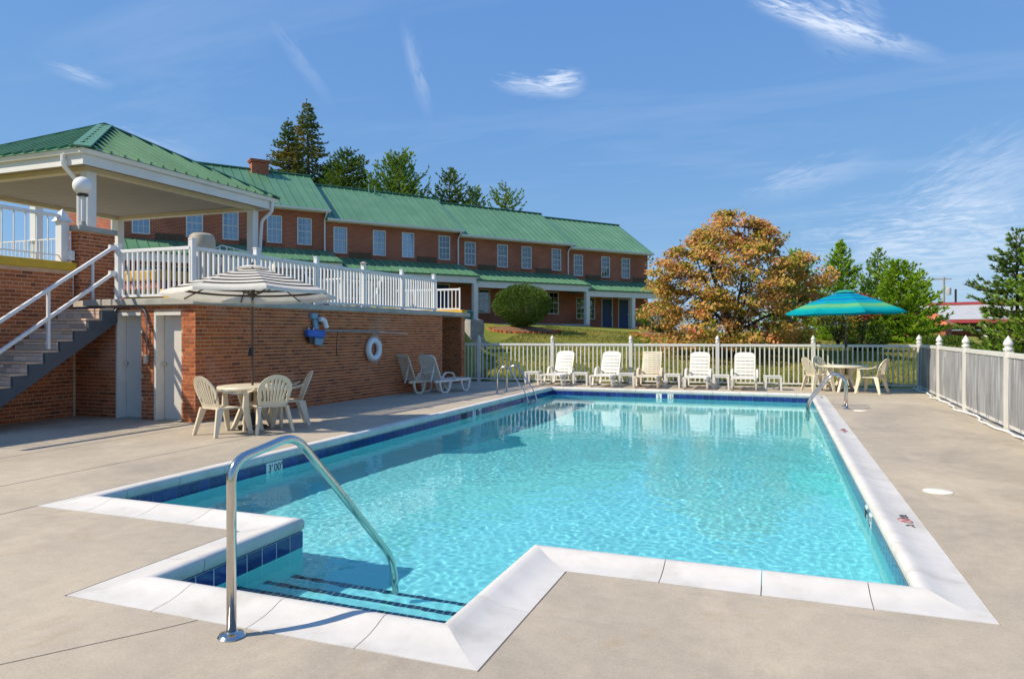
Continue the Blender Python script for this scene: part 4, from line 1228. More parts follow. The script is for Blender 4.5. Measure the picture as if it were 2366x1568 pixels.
    pr = MB().add([(p0_, -.01, pz1), (p1_, -.01, pz1), (p1_, -PD - .15, pz0), (p0_, -PD - .15, pz0), (p0_, -.01, pz0 - .12), (p1_, -.01, pz0 - .12), (p1_, -PD - .15, pz0 - .06), (p0_, -PD - .15, pz0 - .06)],
                  [(0, 1, 2, 3), (4, 7, 6, 5), (3, 2, 6, 7), (0, 3, 7, 4), (1, 5, 6, 2)]).build('porch_roof', 'roof_trim', motel, fix=False)
    n = round((p1_ - p0_) / .45); w = (p1_ - p0_) / n
    d = Vector((0, PD + .2, pz1 - pz0 + .02)); sl = Vector((0, -d.z, d.y)).normalized()
    o_ = Vector((0, -PD - .2, 0))
    pm = MB().plate([o_, o_ + Vector((w - .006, 0, 0)), o_ + Vector((w - .006, 0, 0)) + d, o_ + d], sl, .012)
    pm.bar(o_ + Vector((.016, 0, 0)) + sl * .025, o_ + Vector((.016, 0, 0)) + d + sl * .025, .032, .05, up=sl)
    pmesh = pm.mesh('porch_panel')
    for k in range(n):
        put(pmesh, 'roof_panel', 'roof', pr, (p0_ + k * w, 0, pz0 + .005))
    MB().box(p0_ + .03, p1_ - .03, -PD - .10, -PD + .12, pz0 - .42, pz0 - .065).build('porch_beam', 'trim', motel)
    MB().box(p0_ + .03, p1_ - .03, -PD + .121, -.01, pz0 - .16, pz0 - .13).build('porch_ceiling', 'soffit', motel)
    for x in ((s1 - .05, (s0 + s1) / 2 - .2) if i < 3 else (s0 + 3.85, s1 - .1)):
        if i == 2 and x < s1 - 1: continue
        MB().box(x - .14, x + .14, -PD - .13, -PD + .15, fz - .3, pz0 - .421).build('porch_post', 'trim', motel, bevel=.01)
    MB().box(s0, s1, -PD - .25, -.005, fz - .6, fz).build('porch_floor', 'slab', motel)
# plumbing vents and chimney
for s, b, zz in ((3.2, 3.0, 7.67 + 2.2), (2.9, 3.2, 7.67 + 2.3)):
    MB().tube([(s, b, zz), (s, b, zz + .55)], .05, 8).build('vent_pipe', 'roof_trim', motel)
ch = MB().box(-3.95, -3.05, 2.95, 3.55, 9.9, 10.95).build('chimney', 'facade', motel)
MB().box(-4.02, -2.98, 2.88, 3.62, 10.95, 11.02).box(-4.06, -2.94, 2.84, 3.66, 11.021, 11.09).build('chimney_crown', 'facade', ch)

# sunlit wing at the left end of the motel
wing = thing('motel_wing', 'sunlit brick wing behind the pavilion at the left end of the motel', 'building', (-28.6, 24.0, 0), 0)
MB().box(-3.6, 0.0, 0, 5.0, 2.0, 8.3).build('wall', 'facade', wing)
MB().add([(-3.8, -.3, 8.3), (.1, -.3, 8.3), (.1, 2.6, 10.2), (-3.8, 2.6, 10.2), (.1, 5.4, 8.3), (-3.8, 5.4, 8.3)], [(0, 1, 2, 3), (3, 2, 4, 5), (0, 5, 4, 1)]).build('roof', 'roof', wing)
MB().tube([(-.05, -.07, 8.2), (-.05, -.07, 3.0)], .06, 8).build('downspout', 'trim', wing)
# balcony beside the wing
bal = thing('balcony', 'white balcony landing with thin bars seen behind the newel post', 'balcony', (-30.6, 21.5, 0), 0)
MB().box(-3.0, 2.4, 0, 3.4, 4.2, 4.5).build('floor', 'trim', bal)
MB().box(-.2, .15, .1, .45, 4.5, 7.4).build('post', 'trim', bal)
for k in range(22):
    MB().bar((-3 + .25 * k, .05, 4.5), (-3 + .25 * k, .05, 5.6), .03).build('bar', 'trim', bal)
MB().bar((-3.0, .05, 5.6), (2.4, .05, 5.6), .05).build('handrail', 'trim', bal)

# ------------------------------------------------------------------ fences round the pool
FIN = [(0.060, 0.0), (0.066, 0.012), (0.066, 0.03), (0.045, 0.042), (0.040, 0.06), (0.058, 0.075), (0.064, 0.10), (0.052, 0.135), (0.034, 0.165), (0.012, 0.20), (0.003, 0.215)]
fin_mesh = MB().lathe(FIN, 12).mesh('finial', smooth=40)
fence = thing('picket_fence', 'white picket fence with pointed post caps along the far end of the pool deck', 'fence')
fd = (FB - FA); FL = fd.length; fd = fd / FL; fang = atan2(fd.y, fd.x)
post_x = [-9.0, -6.61, -4.19, -1.66, 0.97]
psd = [(x - FA.x) / fd.x for x in post_x]
post_mesh = MB().box(-.052, .052, -.052, .052, -0.05, 1.27).mesh('post')
for s in psd:
    p = FA + fd * s
    o = put(post_mesh, 'post', 'vinyl', fence, (p.x, p.y, 0), fang)
    put(fin_mesh, 'finial', 'vinyl', o, (0, 0, 1.27))
ends = [0.0] + psd + [FL]
pk_mesh = MB().box(-.018, .018, -.012, .012, 0.06, 1.155).mesh('picket')
for a, b in zip(ends, ends[1:]):
    n = round((b - a) / 0.13)
    for k in range(1, n):
        p = FA + fd * lerp(a, b, k / n)
        put(pk_mesh, 'picket', 'vinyl', fence, (p.x, p.y, 0), fang)
    p, q = FA + fd * (a + (.053 if a > 0 else 0)), FA + fd * (b - .053)
    MB().bar((p.x, p.y, 1.185), (q.x, q.y, 1.185), .055, .075).build('top_rail', 'vinyl', fence, bevel=.008)
    MB().bar((p.x, p.y, .085), (q.x, q.y, .085), .045, .05).build('bottom_rail', 'vinyl', fence)

rf_ = thing('screened_fence', 'white fence covered with grey screen fabric along the right side of the deck', 'fence')
RA, RB = Vector((3.69, 22.34)), Vector((3.20, 5.0))
rd = (RB - RA); RL = rd.length; rd = rd / RL; rang = atan2(rd.y, rd.x)
posts_y = [22.34, 19.25, 16.35, 13.25, 10.2, 7.2]
rs_ = [(22.34 - y) / -rd.y for y in posts_y]
for k, s in enumerate(rs_):
    p = RA + rd * s
    o = put(post_mesh, 'post', 'vinyl', rf_, (p.x, p.y, 0), rang)
    put(fin_mesh, 'finial', 'vinyl', o, (0, 0, 1.27)).scale = (1.15, 1.15, 1.1)
side = Vector((rd.y, -rd.x))          # towards the pool (-x)
if side.x > 0: side = -side
for j, (a, b) in enumerate(zip(rs_, rs_[1:] + [RL])):
    p, q = RA + rd * (a + .053), RA + rd * (b - .053)
    MB().bar((p.x, p.y, 1.20), (q.x, q.y, 1.20), .055, .08).build('top_rail', 'vinyl', rf_, bevel=.008)
    MB().bar((p.x, p.y, .085), (q.x, q.y, .085), .045, .05).build('bottom_rail', 'vinyl', rf_)
    n = round((b - a) / 0.13)
    for k in range(1, n):
        c = RA + rd * lerp(a, b, k / n)
        put(pk_mesh, 'picket', 'vinyl', rf_, (c.x, c.y, 0), rang)
    # fabric pulled over the pickets with vertical folds
    mb = MB(); m = 260; rr = random.Random(20 + j); nz_ = 8
    for i in range(m + 1):
        t = i / m; s = lerp(a + .06, b - .06, t)
        for k in range(nz_ + 1):
            f = k / nz_
            z = lerp(0.05 + .02 * sin(s * 5 + j), 1.155, f)
            pd = abs(((s - a) / ((b - a) / round((b - a) / .13)) + .5) % 1 - .5) * .13
            fold = (.010 if pd < .022 else -.004) + .016 * mnoise.noise(Vector((s * 3.1, f * 1.1, j * 3.0))) + .012 * mnoise.noise(Vector((s * 11, f * 1.5, j)))
            c = RA + rd * s + side * (.010 + fold)
            mb.v.append((c.x, c.y, z))
    for i in range(m):
        for k in range(nz_):
            u = i * (nz_ + 1) + k
            mb.f.append((u, u + nz_ + 1, u + nz_ + 2, u + 1))
    mb.build('screen_fabric', 'fabric_grey', rf_, smooth=True, fix=False)
# white hose lying along the foot of the screened fence
pts = []
for i in range(60):
    s = lerp(0.1, RL - .2, i / 59); p = RA + rd * s + side * (.13 + .05 * sin(i * .7) + .03 * sin(i * 1.9))
    pts.append((p.x, p.y, .022 + .02 * max(0, sin(i * 1.1))))
tag(MB().tube(pts, .02, 7).build('hose', 'hose', smooth=True), 'white hose lying along the foot of the screened fence', 'hose')

# ------------------------------------------------------------------ resin armchair (faces +y)
def make_chair(label, m, group):
    t = thing('armchair', label, 'chair', group=group)
    # seat: dished plate
    mb = MB(); n = 8
    for j in range(n + 1):
        v = j / n; y = lerp(-0.22, 0.25, v)
        hw = lerp(0.20, 0.245, v)
        for i in range(n + 1):
            u = -1 + 2 * i / n
            z = 0.425 - 0.022 * (1 - u * u) * sin(pi * min(1, v * 1.1)) - (0.03 * max(0, v - .82) / .18)
            mb.v.append((hw * u, y, z))
    o_ = len(mb.v)
    mb.v += [(x, y, z - .022) for x, y, z in mb.v[:o_]]
    for j in range(n):
        for i in range(n):
            a = j * (n + 1) + i
            mb.f += [(a, a + 1, a + n + 2, a + n + 1), (o_ + a + n + 1, o_ + a + n + 2, o_ + a + 1, o_ + a)]
    rim = [i for i in range(n + 1)] + [(j + 1) * (n + 1) - 1 for j in range(1, n + 1)] + [n * (n + 1) + i for i in range(n - 1, -1, -1)] + [j * (n + 1) for j in range(n - 1, 0, -1)]
    for a, b in zip(rim, rim[1:] + rim[:1]):
        mb.f.append((a, b, o_ + b, o_ + a))
    mb.build('seat', m, t, smooth=50)
    for s in (-1, 1):
        # front leg runs up to the arm
        MB().hexa([(s * .315, .255, 0), (s * .275, .255, 0), (s * .275, .315, 0), (s * .315, .315, 0)], [(s * .285, .16, .40), (s * .245, .16, .40), (s * .245, .265, .40), (s * .285, .265, .40)]).hexa([(s * .285, .16, .40), (s * .245, .16, .40), (s * .245, .265, .40), (s * .285, .265, .40)], [(s * .295, .18, .635), (s * .26, .18, .635), (s * .26, .25, .635), (s * .295, .25, .635)]).build('leg', m, t, bevel=.006)
        MB().hexa([(s * .30, -.33, 0), (s * .262, -.33, 0), (s * .262, -.275, 0), (s * .30, -.275, 0)], [(s * .235, -.245, .42), (s * .19, -.245, .42), (s * .19, -.13, .42), (s * .235, -.13, .42)]).build('leg', m, t, bevel=.006)
        arm = [(s * .278, .25, .635), (s * .285, .12, .648), (s * .288, -.02, .652), (s * .28, -.14, .675), (s * .262, -.22, .72)]
        mb = MB()
        for x, y, z in arm:
            mb.v += [(x - .03, y, z), (x + .03, y, z), (x + .03, y, z - .022), (x - .03, y, z - .022)]
        for k in range(len(arm) - 1):
            a = 4 * k
            mb.f += [(a + i, a + (i + 1) % 4, a + 4 + (i + 1) % 4, a + 4 + i) for i in range(4)]
        mb.f += [(3, 2, 1, 0), tuple(range(4 * len(arm) - 4, 4 * len(arm)))]
        mb.build('armrest', m, t, smooth=40)
    # back: arched rim band and fan of slats
    def BP(x, z, off=0.0):
        lean = (z - .44) * .36
        return Vector((x, -.215 - lean + .35 * x * x * 1.2 + off, z))
    band = MB(); k_ = 28
    outer, inner = [], []
    for k in range(k_ + 1):
        a = -0.5 + (pi + 1.0) * k / k_
        outer.append((.268 * cos(a) if 0 <= a <= pi else (.268 * cos(a) * (1 - .25 * (abs(a - pi / 2) - pi / 2))), .665 + .245 * sin(a)))
        inner.append((.205 * cos(a) if 0 <= a <= pi else (.205 * cos(a)), .655 + .185 * sin(a)))
    for (xo, zo), (xi, zi) in zip(outer, inner):
        band.v += [BP(xo, zo, .0), BP(xi, zi, .004), BP(xi, zi, -.012), BP(xo, zo, -.022)]
    for k in range(k_):
        a = 4 * k
        band.f += [(a + i, a + (i + 1) % 4, a + 4 + (i + 1) % 4, a + 4 + i) for i in range(4)]
    band.f += [(3, 2, 1, 0), tuple(range(4 * k_, 4 * k_ + 4))]
    band.build('back_rim', m, t, smooth=40)
    MB().plate([BP(-.175, .425), BP(.175, .425), BP(.18, .50), BP(-.18, .50)], (0, -1, 0), .014).build('lower_back', m, t)
    for s in (-1, 1):
        MB().plate([BP(s * .17, .42), BP(s * .215, .42), BP(s * .262, .60), BP(s * .215, .62)], (0, -1, 0), .014).build('back_side', m, t)
    for k in range(-3, 4):
        a = k / 3.4
        xb, xt = a * .15, a * .205
        zt = .655 + .19 * sqrt(max(0, 1 - (xt / .21) ** 2))
        MB().plate([BP(xb - .013, .495), BP(xb + .013, .495), BP(xt + .019, zt - .0), BP(xt - .019, zt - .0)], (0, -1, 0), .010).build('slat', m, t)
    return t
chairL = make_chair('cream resin armchair left of the striped umbrella table, back to the camera', 'cream', 'armchairs at the pool tables')
chairL.location = (-7.95, 8.56, 0); chairL.rotation_euler = (0, 0, radians(-14))
dup(chairL, 'cream resin armchair right of the striped umbrella table, nearest the pool', (-7.50, 9.06, 0), radians(58))
dup(chairL, 'cream resin armchair at the striped umbrella table, partly hidden behind the nearer right chair', (-7.74, 9.84, 0), radians(135))
dup(chairL, 'cream resin armchair on the left of the turquoise umbrella table', (1.02, 20.55, 0), radians(-62))
dup(chairL, 'cream resin armchair facing the camera behind the turquoise umbrella table', (1.32, 21.25, 0), radians(-130))
dup(chairL, 'cream resin armchair on the right of the turquoise umbrella table', (2.28, 20.25, 0), radians(62))

# ------------------------------------------------------------------ round resin tables
def make_table(label, loc, rz):
    t = thing('round_table', label, 'table', loc, rz, 'round pool tables')
    MB().lathe([(0.03, .70), (.50, .70), (.535, .695), (.545, .675), (.54, .645), (.525, .645), (.51, .675), (.03, .68)], 40).build('table_top', 'cream', t, smooth=35)
    for k in range(4):
        a = pi / 4 + k * pi / 2
        c, s = cos(a), sin(a)
        def q(r, w, z): return (c * r - s * w, s * r + c * w, z)
        MB().hexa([q(.30, -.03, 0), q(.36, -.03, 0), q(.36, .03, 0), q(.30, .03, 0)], [q(.09, -.03, .40), q(.19, -.03, .40), q(.19, .03, .40), q(.09, .03, .40)]).hexa([q(.09, -.03, .40), q(.19, -.03, .40), q(.19, .03, .40), q(.09, .03, .40)], [q(.10, -.025, .68), q(.30, -.025, .68), q(.30, .025, .68), q(.10, .025, .68)]).build('leg', 'cream', t, bevel=.006)
    MB().lathe([(.10, .33), (.12, .36), (.12, .42), (.09, .45)], 16).build('hub', 'cream', t, smooth=40)
    return t
TL, TR = (-8.0, 9.27, 0), (1.70, 20.65, 0)
make_table('round cream resin table under the striped umbrella', TL, radians(20))
make_table('round cream resin table under the turquoise umbrella', TR, radians(10))

# ------------------------------------------------------------------ umbrellas
def stripe_mat(name, stops, transl=.35):
    m = bpy.data.materials.new(name)
    nt, N, L = nodes_of(m)
    b = N['Principled BSDF']; b.inputs['Roughness'].default_value = .85; b.inputs['Specular IOR Level'].default_value = .15
    uv = N.new('ShaderNodeUVMap'); uv.uv_map = 'UVMap'
    sp = N.new('ShaderNodeSeparateXYZ'); L.new(uv.outputs[0], sp.inputs[0])
    r = N.new('ShaderNodeValToRGB'); cr = r.color_ramp; cr.interpolation = 'CONSTANT'
    while len(cr.elements) < len(stops): cr.elements.new(.5)
    for e, (p, c) in zip(cr.elements, stops): e.position = p; e.color = (*c, 1)
    L.new(sp.outputs[0], r.inputs[0])
    n1 = N.new('ShaderNodeTexNoise'); n1.inputs['Scale'].default_value = 6; g = N.new('ShaderNodeNewGeometry'); L.new(g.outputs['Position'], n1.inputs['Vector'])
    mr = N.new('ShaderNodeMapRange'); mr.inputs['To Min'].default_value = .85; mr.inputs['To Max'].default_value = 1.12; L.new(n1.outputs['Fac'], mr.inputs['Value'])
    vm = N.new('ShaderNodeVectorMath'); vm.operation = 'SCALE'; L.new(r.outputs[0], vm.inputs[0]); L.new(mr.outputs[0], vm.inputs['Scale'])
    L.new(vm.outputs[0], b.inputs['Base Color'])
    tb = N.new('ShaderNodeBsdfTranslucent'); L.new(vm.outputs[0], tb.inputs['Color'])
    mx = N.new('ShaderNodeMixShader'); mx.inputs[0].default_value = transl
    L.new(b.outputs[0], mx.inputs[1]); L.new(tb.outputs[0], mx.inputs[2]); L.new(mx.outputs[0], N['Material Output'].inputs['Surface'])
    return m
CRM, BRN = (.80, .76, .68), (.060, .045, .035)
st1 = [(0.0, CRM)]
for k in range(6):
    p = .17 + k * .13
    st1 += [(p, BRN), (p + .055, CRM)]
M['stripe_brown'] = stripe_mat('canopy_striped', st1, .30)
TQ, BL_, GR, LG = (.0, .42, .42), (.0, .24, .50), (.16, .50, .22), (.05, .46, .34)
M['stripe_teal'] = stripe_mat('canopy_turquoise', [(0, LG), (.10, BL_), (.2, (.01, .36, .55)), (.26, BL_), (.36, TQ), (.42, BL_), (.52, (.01, .34, .52)), (.62, TQ), (.68, GR), (.80, LG), (.86, TQ), (.93, (.0, .34, .42))], .35)
def make_umbrella(label, loc, m, Rr, z_rim, z_top, tilt, rz, pole_m='umb_pole'):
    t = thing('patio_umbrella', label, 'umbrella', loc, rz, 'patio umbrellas')
    MB().tube([(0, 0, .05), (0, 0, z_rim - .05)], .019, 10).build('pole', pole_m, t, smooth=40)
    MB().lathe([(.22, 0), (.235, .015), (.23, .045), (.12, .07), (.05, .09), (.035, .26)], 20).build('base', 'black', t, smooth=35)
    head = bpy.data.objects.new('canopy_head', None); col.objects.link(head); head.parent = t; head.location = (0, 0, z_rim - .06); head.rotation_euler = (tilt[0], tilt[1], 0); head.empty_display_size = .1
    zt = z_top - z_rim + .06
    MB().tube([(0, 0, -.03), (0, 0, zt + .02)], .017, 8).build('upper_pole', pole_m, head, smooth=40)
    MB().lathe([(.03, .0), (.05, .02), (.05, .07), (.03, .09)], 10).build('runner', pole_m, head, smooth=40)
    def CP(a, f, sag=1.0):
        z = zt - (zt - .06) * (f ** 1.22)
        k = ((a % (pi / 4)) / (pi / 4))
        d = 4 * k * (1 - k)                         # 0 at ribs, 1 mid gore
        rr = Rr * f * (cos(pi / 8) / cos((a % (pi / 4)) - pi / 8)) if True else Rr * f
        rr *= 1 - .02 * d * f
        return Vector((rr * cos(a), rr * sin(a), z - .018 * d * f))
    for g_ in range(8):
        mb = MB(); uv = []; na, nf = 6, 14
        f0 = .12
        for j in range(nf + 1):
            f = lerp(f0, 1, j / nf)
            for i in range(na + 1):
                a = g_ * pi / 4 + min(i / na, .99999) * pi / 4
                mb.v.append(tuple(CP(a, f))); uv.append((f, i / na))
        for j in range(nf):
            for i in range(na):
                q = j * (na + 1) + i
                mb.f.append((q, q + 1, q + na + 2, q + na + 1))
        # valance lip
        o_ = len(mb.v)
        for i in range(na + 1):
            a = g_ * pi / 4 + min(i / na, .99999) * pi / 4
            p = CP(a, 1.0); mb.v.append((p.x * .998, p.y * .998, p.z - .045)); uv.append((.985, i / na))
        for i in range(na):
            q = nf * (na + 1) + i
            mb.f.append((q, q + 1, o_ + i + 1, o_ + i))
        mb.uv = uv
        mb.build('canopy_panel', m, head, smooth=True, fix=False)
        a = g_ * pi / 4
        rb = MB().tube([CP(a, .05) - Vector((0, 0, .03)), CP(a, .5) - Vector((0, 0, .022)), CP(a, .99) - Vector((0, 0, .022))], .012, 5).build('rib', pole_m, head)
        MB().tube([Vector((.04 * cos(a), .04 * sin(a), .05)), CP(a, .47) - Vector((0, 0, .03))], .011, 5).build('strut', pole_m, rb)
    vc = MB(); uv = []
    for f, dz in ((.0, .0), (.10, .015), (.20, -.0)):
        for k in range(16):
            a = k * pi / 8
            p = CP(a, max(f, .001)); w = .012 if (k % 2 and f > .15) else 0
            vc.v.append((p.x, p.y, p.z + .035 + dz + w)); uv.append((max(.02, f * .5), 0))
    for j in range(2):
        for k in range(16):
            vc.f.append((j * 16 + k, j * 16 + (k + 1) % 16, (j + 1) * 16 + (k + 1) % 16, (j + 1) * 16 + k))
    vc.uv = uv
    vc.build('vent_cap', m, head, smooth=True, fix=False)
    MB().lathe([(.012, zt + .02), (.022, zt + .05), (.006, zt + .09)], 8).build('finial', pole_m, head, smooth=40)
    MB().box(-.03, .03, -.06, -.015, 1.18, 1.32).tube([(0, -.06, 1.25), (0, -.10, 1.25), (0.0, -.10, 1.17)], .008, 6).build('crank', 'black', t)
    MB().tube([(0, 0, z_rim - .20), (0, 0, z_rim - .10)], .024, 10).build('tilt_collar', 'tan_bin', t, smooth=40)
    return t
make_umbrella('brown and cream striped patio umbrella in front of the brick wall', TL, 'stripe_brown', 1.36, 2.18, 2.62, (radians(-2), radians(-1.5)), radians(4))
make_umbrella('turquoise, blue and green striped patio umbrella by the far fence', TR, 'stripe_teal', 1.52, 2.10, 2.66, (0, radians(-1)), radians(12))

# ------------------------------------------------------------------ chaise longues (foot towards -y)
def make_chaise(label, m, rounded, nsl):
    t = thing('chaise_longue', label, 'lounge chair', group='pool chaise longues')
    SEAT, L0, W = .34, 1.16, .62
    MB().bar((-W / 2 + .025, 0, SEAT - .03), (-W / 2 + .025, L0 + .30, SEAT - .03), .05, .06).build('side_rail', m, t, bevel=.01)
    MB().bar((W / 2 - .025, 0, SEAT - .03), (W / 2 - .025, L0 + .30, SEAT - .03), .05, .06).build('side_rail', m, t, bevel=.01)
    n = 9
    for k in range(n):
        y0 = L0 * k / n
        MB().box(-W / 2 + .02, W / 2 - .02, y0 + .008, y0 + L0 / n - .012, SEAT - .012 - .015 * (k == 0), SEAT + .006).build('seat_slat', m, t, bevel=.005)
    # backrest
    top = Vector((0, L0 + .33, SEAT + .66)); bot = Vector((0, L0 + .02, SEAT + .01))
    d = (top - bot); nn = Vector((0, d.z, -d.y)).normalized()
    def BQ(x, f): p = bot + d * f; return Vector((x, p.y - .02 * sin(pi * f), p.z))
    w = W / 2 - .03
    for s in (-1, 1):
        MB().plate([BQ(s * (w - .045), 0), BQ(s * w, 0), BQ(s * w, .86 if rounded else 1.0), BQ(s * (w - .045), .86 if rounded else 1.0)], nn, .03).build('back_rail', m, t)
    if rounded:
        pts = [BQ(-w, .78), BQ(w, .78)] + [BQ(w * cos(a) if False else w * (abs(cos(a)) ** .55) * (1 if cos(a) > 0 else -1), .80 + .20 * (sin(a) ** .8)) for a in [pi * k / 14 for k in range(15)]]
        MB().plate(pts, nn, .028).build('headrest', m, t)
        f0, f1 = .02, .775
    else:
        MB().plate([BQ(-w, .93), BQ(w, .93), BQ(w, 1.0), BQ(-w, 1.0)], nn, .035).build('headrest', m, t)
        f0, f1 = .02, .925
    for k in range(nsl):
        a, b = lerp(f0, f1, k / nsl), lerp(f0, f1, (k + 1) / nsl)
        g_ = .16 * (b - a) if rounded else .26 * (b - a)
        mb = MB()
        for i in range(9):
            u = -1 + i / 4; x = u * (w - .044); dip = .018 * (1 - u * u) if not rounded else .008 * (1 - u * u)
            mb.v += [BQ(x, a + g_ / 2 - dip * .6) + nn * (.022 - dip), BQ(x, b - g_ / 2 - dip * .6) + nn * (.022 - dip), BQ(x, b - g_ / 2 - dip * .6) + nn * (.006 - dip), BQ(x, a + g_ / 2 - dip * .6) + nn * (.006 - dip)]
        for i in range(8):
            q = 4 * i
            mb.f += [(q + j, q + (j + 1) % 4, q + 4 + (j + 1) % 4, q + 4 + j) for j in range(4)]
        mb.f += [(3, 2, 1, 0), (32, 33, 34, 35)]
        mb.build('back_slat', m, t)
    # U-shaped legs each side: front pair and rear pair
    for y0, y1 in ((.10, .42), (.92, 1.30)):
        for s in (-1, 1):
            x = s * (W / 2 + .002)
            path = bez([(x, y0 - .04, SEAT - .02), (x, y0 + .05, .025), (x, y1 - .06, .025), (x, y1 + .03, SEAT - .02)], 4, .09)
            mb = MB()
            for i, p in enumerate(path):
                q = path[min(i + 1, len(path) - 1)] - path[max(i - 1, 0)]
                nrm = Vector((0, -q.z, q.y)).normalized() * .024
                mb.v += [p + nrm + Vector((.024, 0, 0)), p + nrm - Vector((.024, 0, 0)), p - nrm - Vector((.024, 0, 0)), p - nrm + Vector((.024, 0, 0))]
            for i in range(len(path) - 1):
                a = 4 * i
                mb.f += [(a + j, a + (j + 1) % 4, a + 4 + (j + 1) % 4, a + 4 + j) for j in range(4)]
            mb.f += [(3, 2, 1, 0), tuple(range(4 * len(path) - 4, 4 * len(path)))]
            mb.build('leg', m, t)
    # arms
    for s in (-1, 1):
        x = s * (W / 2 + .025)
        path = bez([(x, .72, SEAT - .02), (x, .78, SEAT + .17), (x, 1.12, SEAT + .20), (x, 1.26, SEAT + .02)], 5, .1)
        mb = MB()
        for p in path:
            mb.v += [p + Vector((-.03, 0, .011)), p + Vector((.03, 0, .011)), p + Vector((.03, 0, -.011)), p + Vector((-.03, 0, -.011))]
        for i in range(len(path) - 1):
            a = 4 * i
            mb.f += [(a + j, a + (j + 1) % 4, a + 4 + (j + 1) % 4, a + 4 + j) for j in range(4)]
        mb.f += [(3, 2, 1, 0), tuple(range(4 * len(path) - 4, 4 * len(path)))]
        mb.build('armrest', m, t)
    MB().bar((-.2, L0 + .22, SEAT + .40), (-.2, L0 + .36, SEAT - .05), .025).bar((.2, L0 + .22, SEAT + .40), (.2, L0 + .36, SEAT - .05), .025).build('back_prop', m, t)
    return t
cw = make_chaise('white rounded back chaise longue, first from the pool ladder along the far fence', 'resin', True, 5)
cw.location = (-6.15, 19.50, 0); cw.rotation_euler = (0, 0, radians(-2))
dup(cw, 'white rounded back chaise longue, second from the ladder along the far fence', (-4.70, 19.58, 0), radians(-1))
dup(cw, 'white rounded back chaise longue just left of the fence post nearest the autumn tree trunk', (-2.10, 19.72, 0), radians(0))
dup(cw, 'white rounded back chaise longue nearest the turquoise umbrella', (-.84, 19.78, 0), radians(1))
cc = make_chaise('cream square backed chaise longue with many slats in the middle of the row', 'cream', False, 9)
cc.location = (-3.42, 19.62, 0); cc.rotation_euler = (0, 0, radians(2))
dup(cw, 'shaded white rounded chaise longue by the brick wall, nearer the pool ladder', (-8.05, 17.55, 0), radians(166))
dup(cc, 'shaded slatted chaise longue against the brick wall, left of its rounded neighbour', (-8.62, 17.15, 0), radians(168))

# ------------------------------------------------------------------ low side tables
def make_side(label, loc):
    t = thing('side_table', label, 'side table', loc, radians(3), 'low white side tables between the chaises')
    MB().box(-.22, .22, -.22, .22, .365, .39).build('table_top', 'resin', t, bevel=.012)
    for a in (-1, 1):
        for b in (-1, 1):
            MB().hexa([(a * .20 - .02, b * .20 - .02, 0), (a * .20 + .02, b * .20 - .02, 0), (a * .20 + .02, b * .20 + .02, 0), (a * .20 - .02, b * .20 + .02, 0)], [(a * .19 - .03, b * .19 - .03, .365), (a * .19 + .03, b * .19 - .03, .365), (a * .19 + .03, b * .19 + .03, .365), (a * .19 - .03, b * .19 + .03, .365)]).build('leg', 'resin', t)
    for b in (-1, 1):
        MB().box(-.16, .16, b * .2 - .008, b * .2 + .008, .32, .365).build('apron', 'resin', t)
    return t
sd = make_side('low white side table at the left end of the chaise row', (-6.90, 20.2, 0))
for x, y, lb in ((-5.43, 20.25, 'low white side table between the first and second chaise from the ladder'), (-4.08, 20.32, 'low white side table left of the cream square backed chaise'), (-2.78, 20.4, 'low white side table right of the cream square backed chaise'), (-1.46, 20.45, 'low white side table between the two right hand white chaises'), (-.12, 20.5, 'low white side table at the right end of the chaise row')):
    dup(sd, lb, (x, y, 0), radians(R.uniform(-5, 8)))

# ------------------------------------------------------------------ stainless rails
def flange(parent, x, y, z=0.0):
    return MB().lathe([(.068, 0), (.07, .006), (.06, .018), (.03, .024), (.026, .03)], 20).build('flange', 'steel', parent, smooth=35)
rail = thing('pool_handrail', 'large stainless handrail over the entry steps in the foreground', 'handrail')
pts = bez([(-2.61, 2.87, 0), (-2.61, 2.87, .895), (-2.60, 3.10, .925), (-2.60, 3.36, .965), (-2.58, 4.46, -.09), (-2.58, 4.47, -.60)], 10, .17)
pts = pts[:1] + [p for i, p in enumerate(pts) if i > 0]
MB().tube(pts, .0245, 16).build('rail', 'steel', rail, smooth=True)
f = flange(rail, 0, 0); f.location = (-2.61, 2.87, 0)
lad = thing('pool_ladder', 'stainless ladder with two arched rails on the far left pool edge', 'ladder')
for y in (16.55, 17.22):
    MB().tube(bez([(-6.62, y, 0), (-6.62, y, .62), (-6.35, y, .74), (-5.80, y, -.05), (-5.79, y, -1.1)], 8, .2), .02, 12).build('rail', 'steel', lad, smooth=True)
    flange(lad, 0, 0).location = (-6.62, y, 0)
for z in (-.32, -.6, -.88):
    MB().box(-5.83, -5.74, 16.57, 17.20, z - .012, z + .012).build('rung', 'pvc', lad)
f4 = thing('figure_four_rail', 'bent stainless grab rail on the far right pool edge', 'handrail')
MB().tube(bez([(1.34, 16.4, 0), (1.34, 16.4, .62), (1.08, 16.40, .74), (.60, 16.40, .08), (.585, 16.4, -.9)], 8, .16), .021, 12).build('rail', 'steel', f4, smooth=True)
MB().tube(bez([(1.33, 15.86, 0), (1.33, 15.86, .60), (1.08, 15.86, .72), (.61, 15.86, .10), (.59, 15.86, -.9)], 8, .16), .021, 12).build('rail', 'steel', f4, smooth=True)
flange(f4, 0, 0).location = (1.34, 16.4, 0); flange(f4, 0, 0).location = (1.33, 15.86, 0)

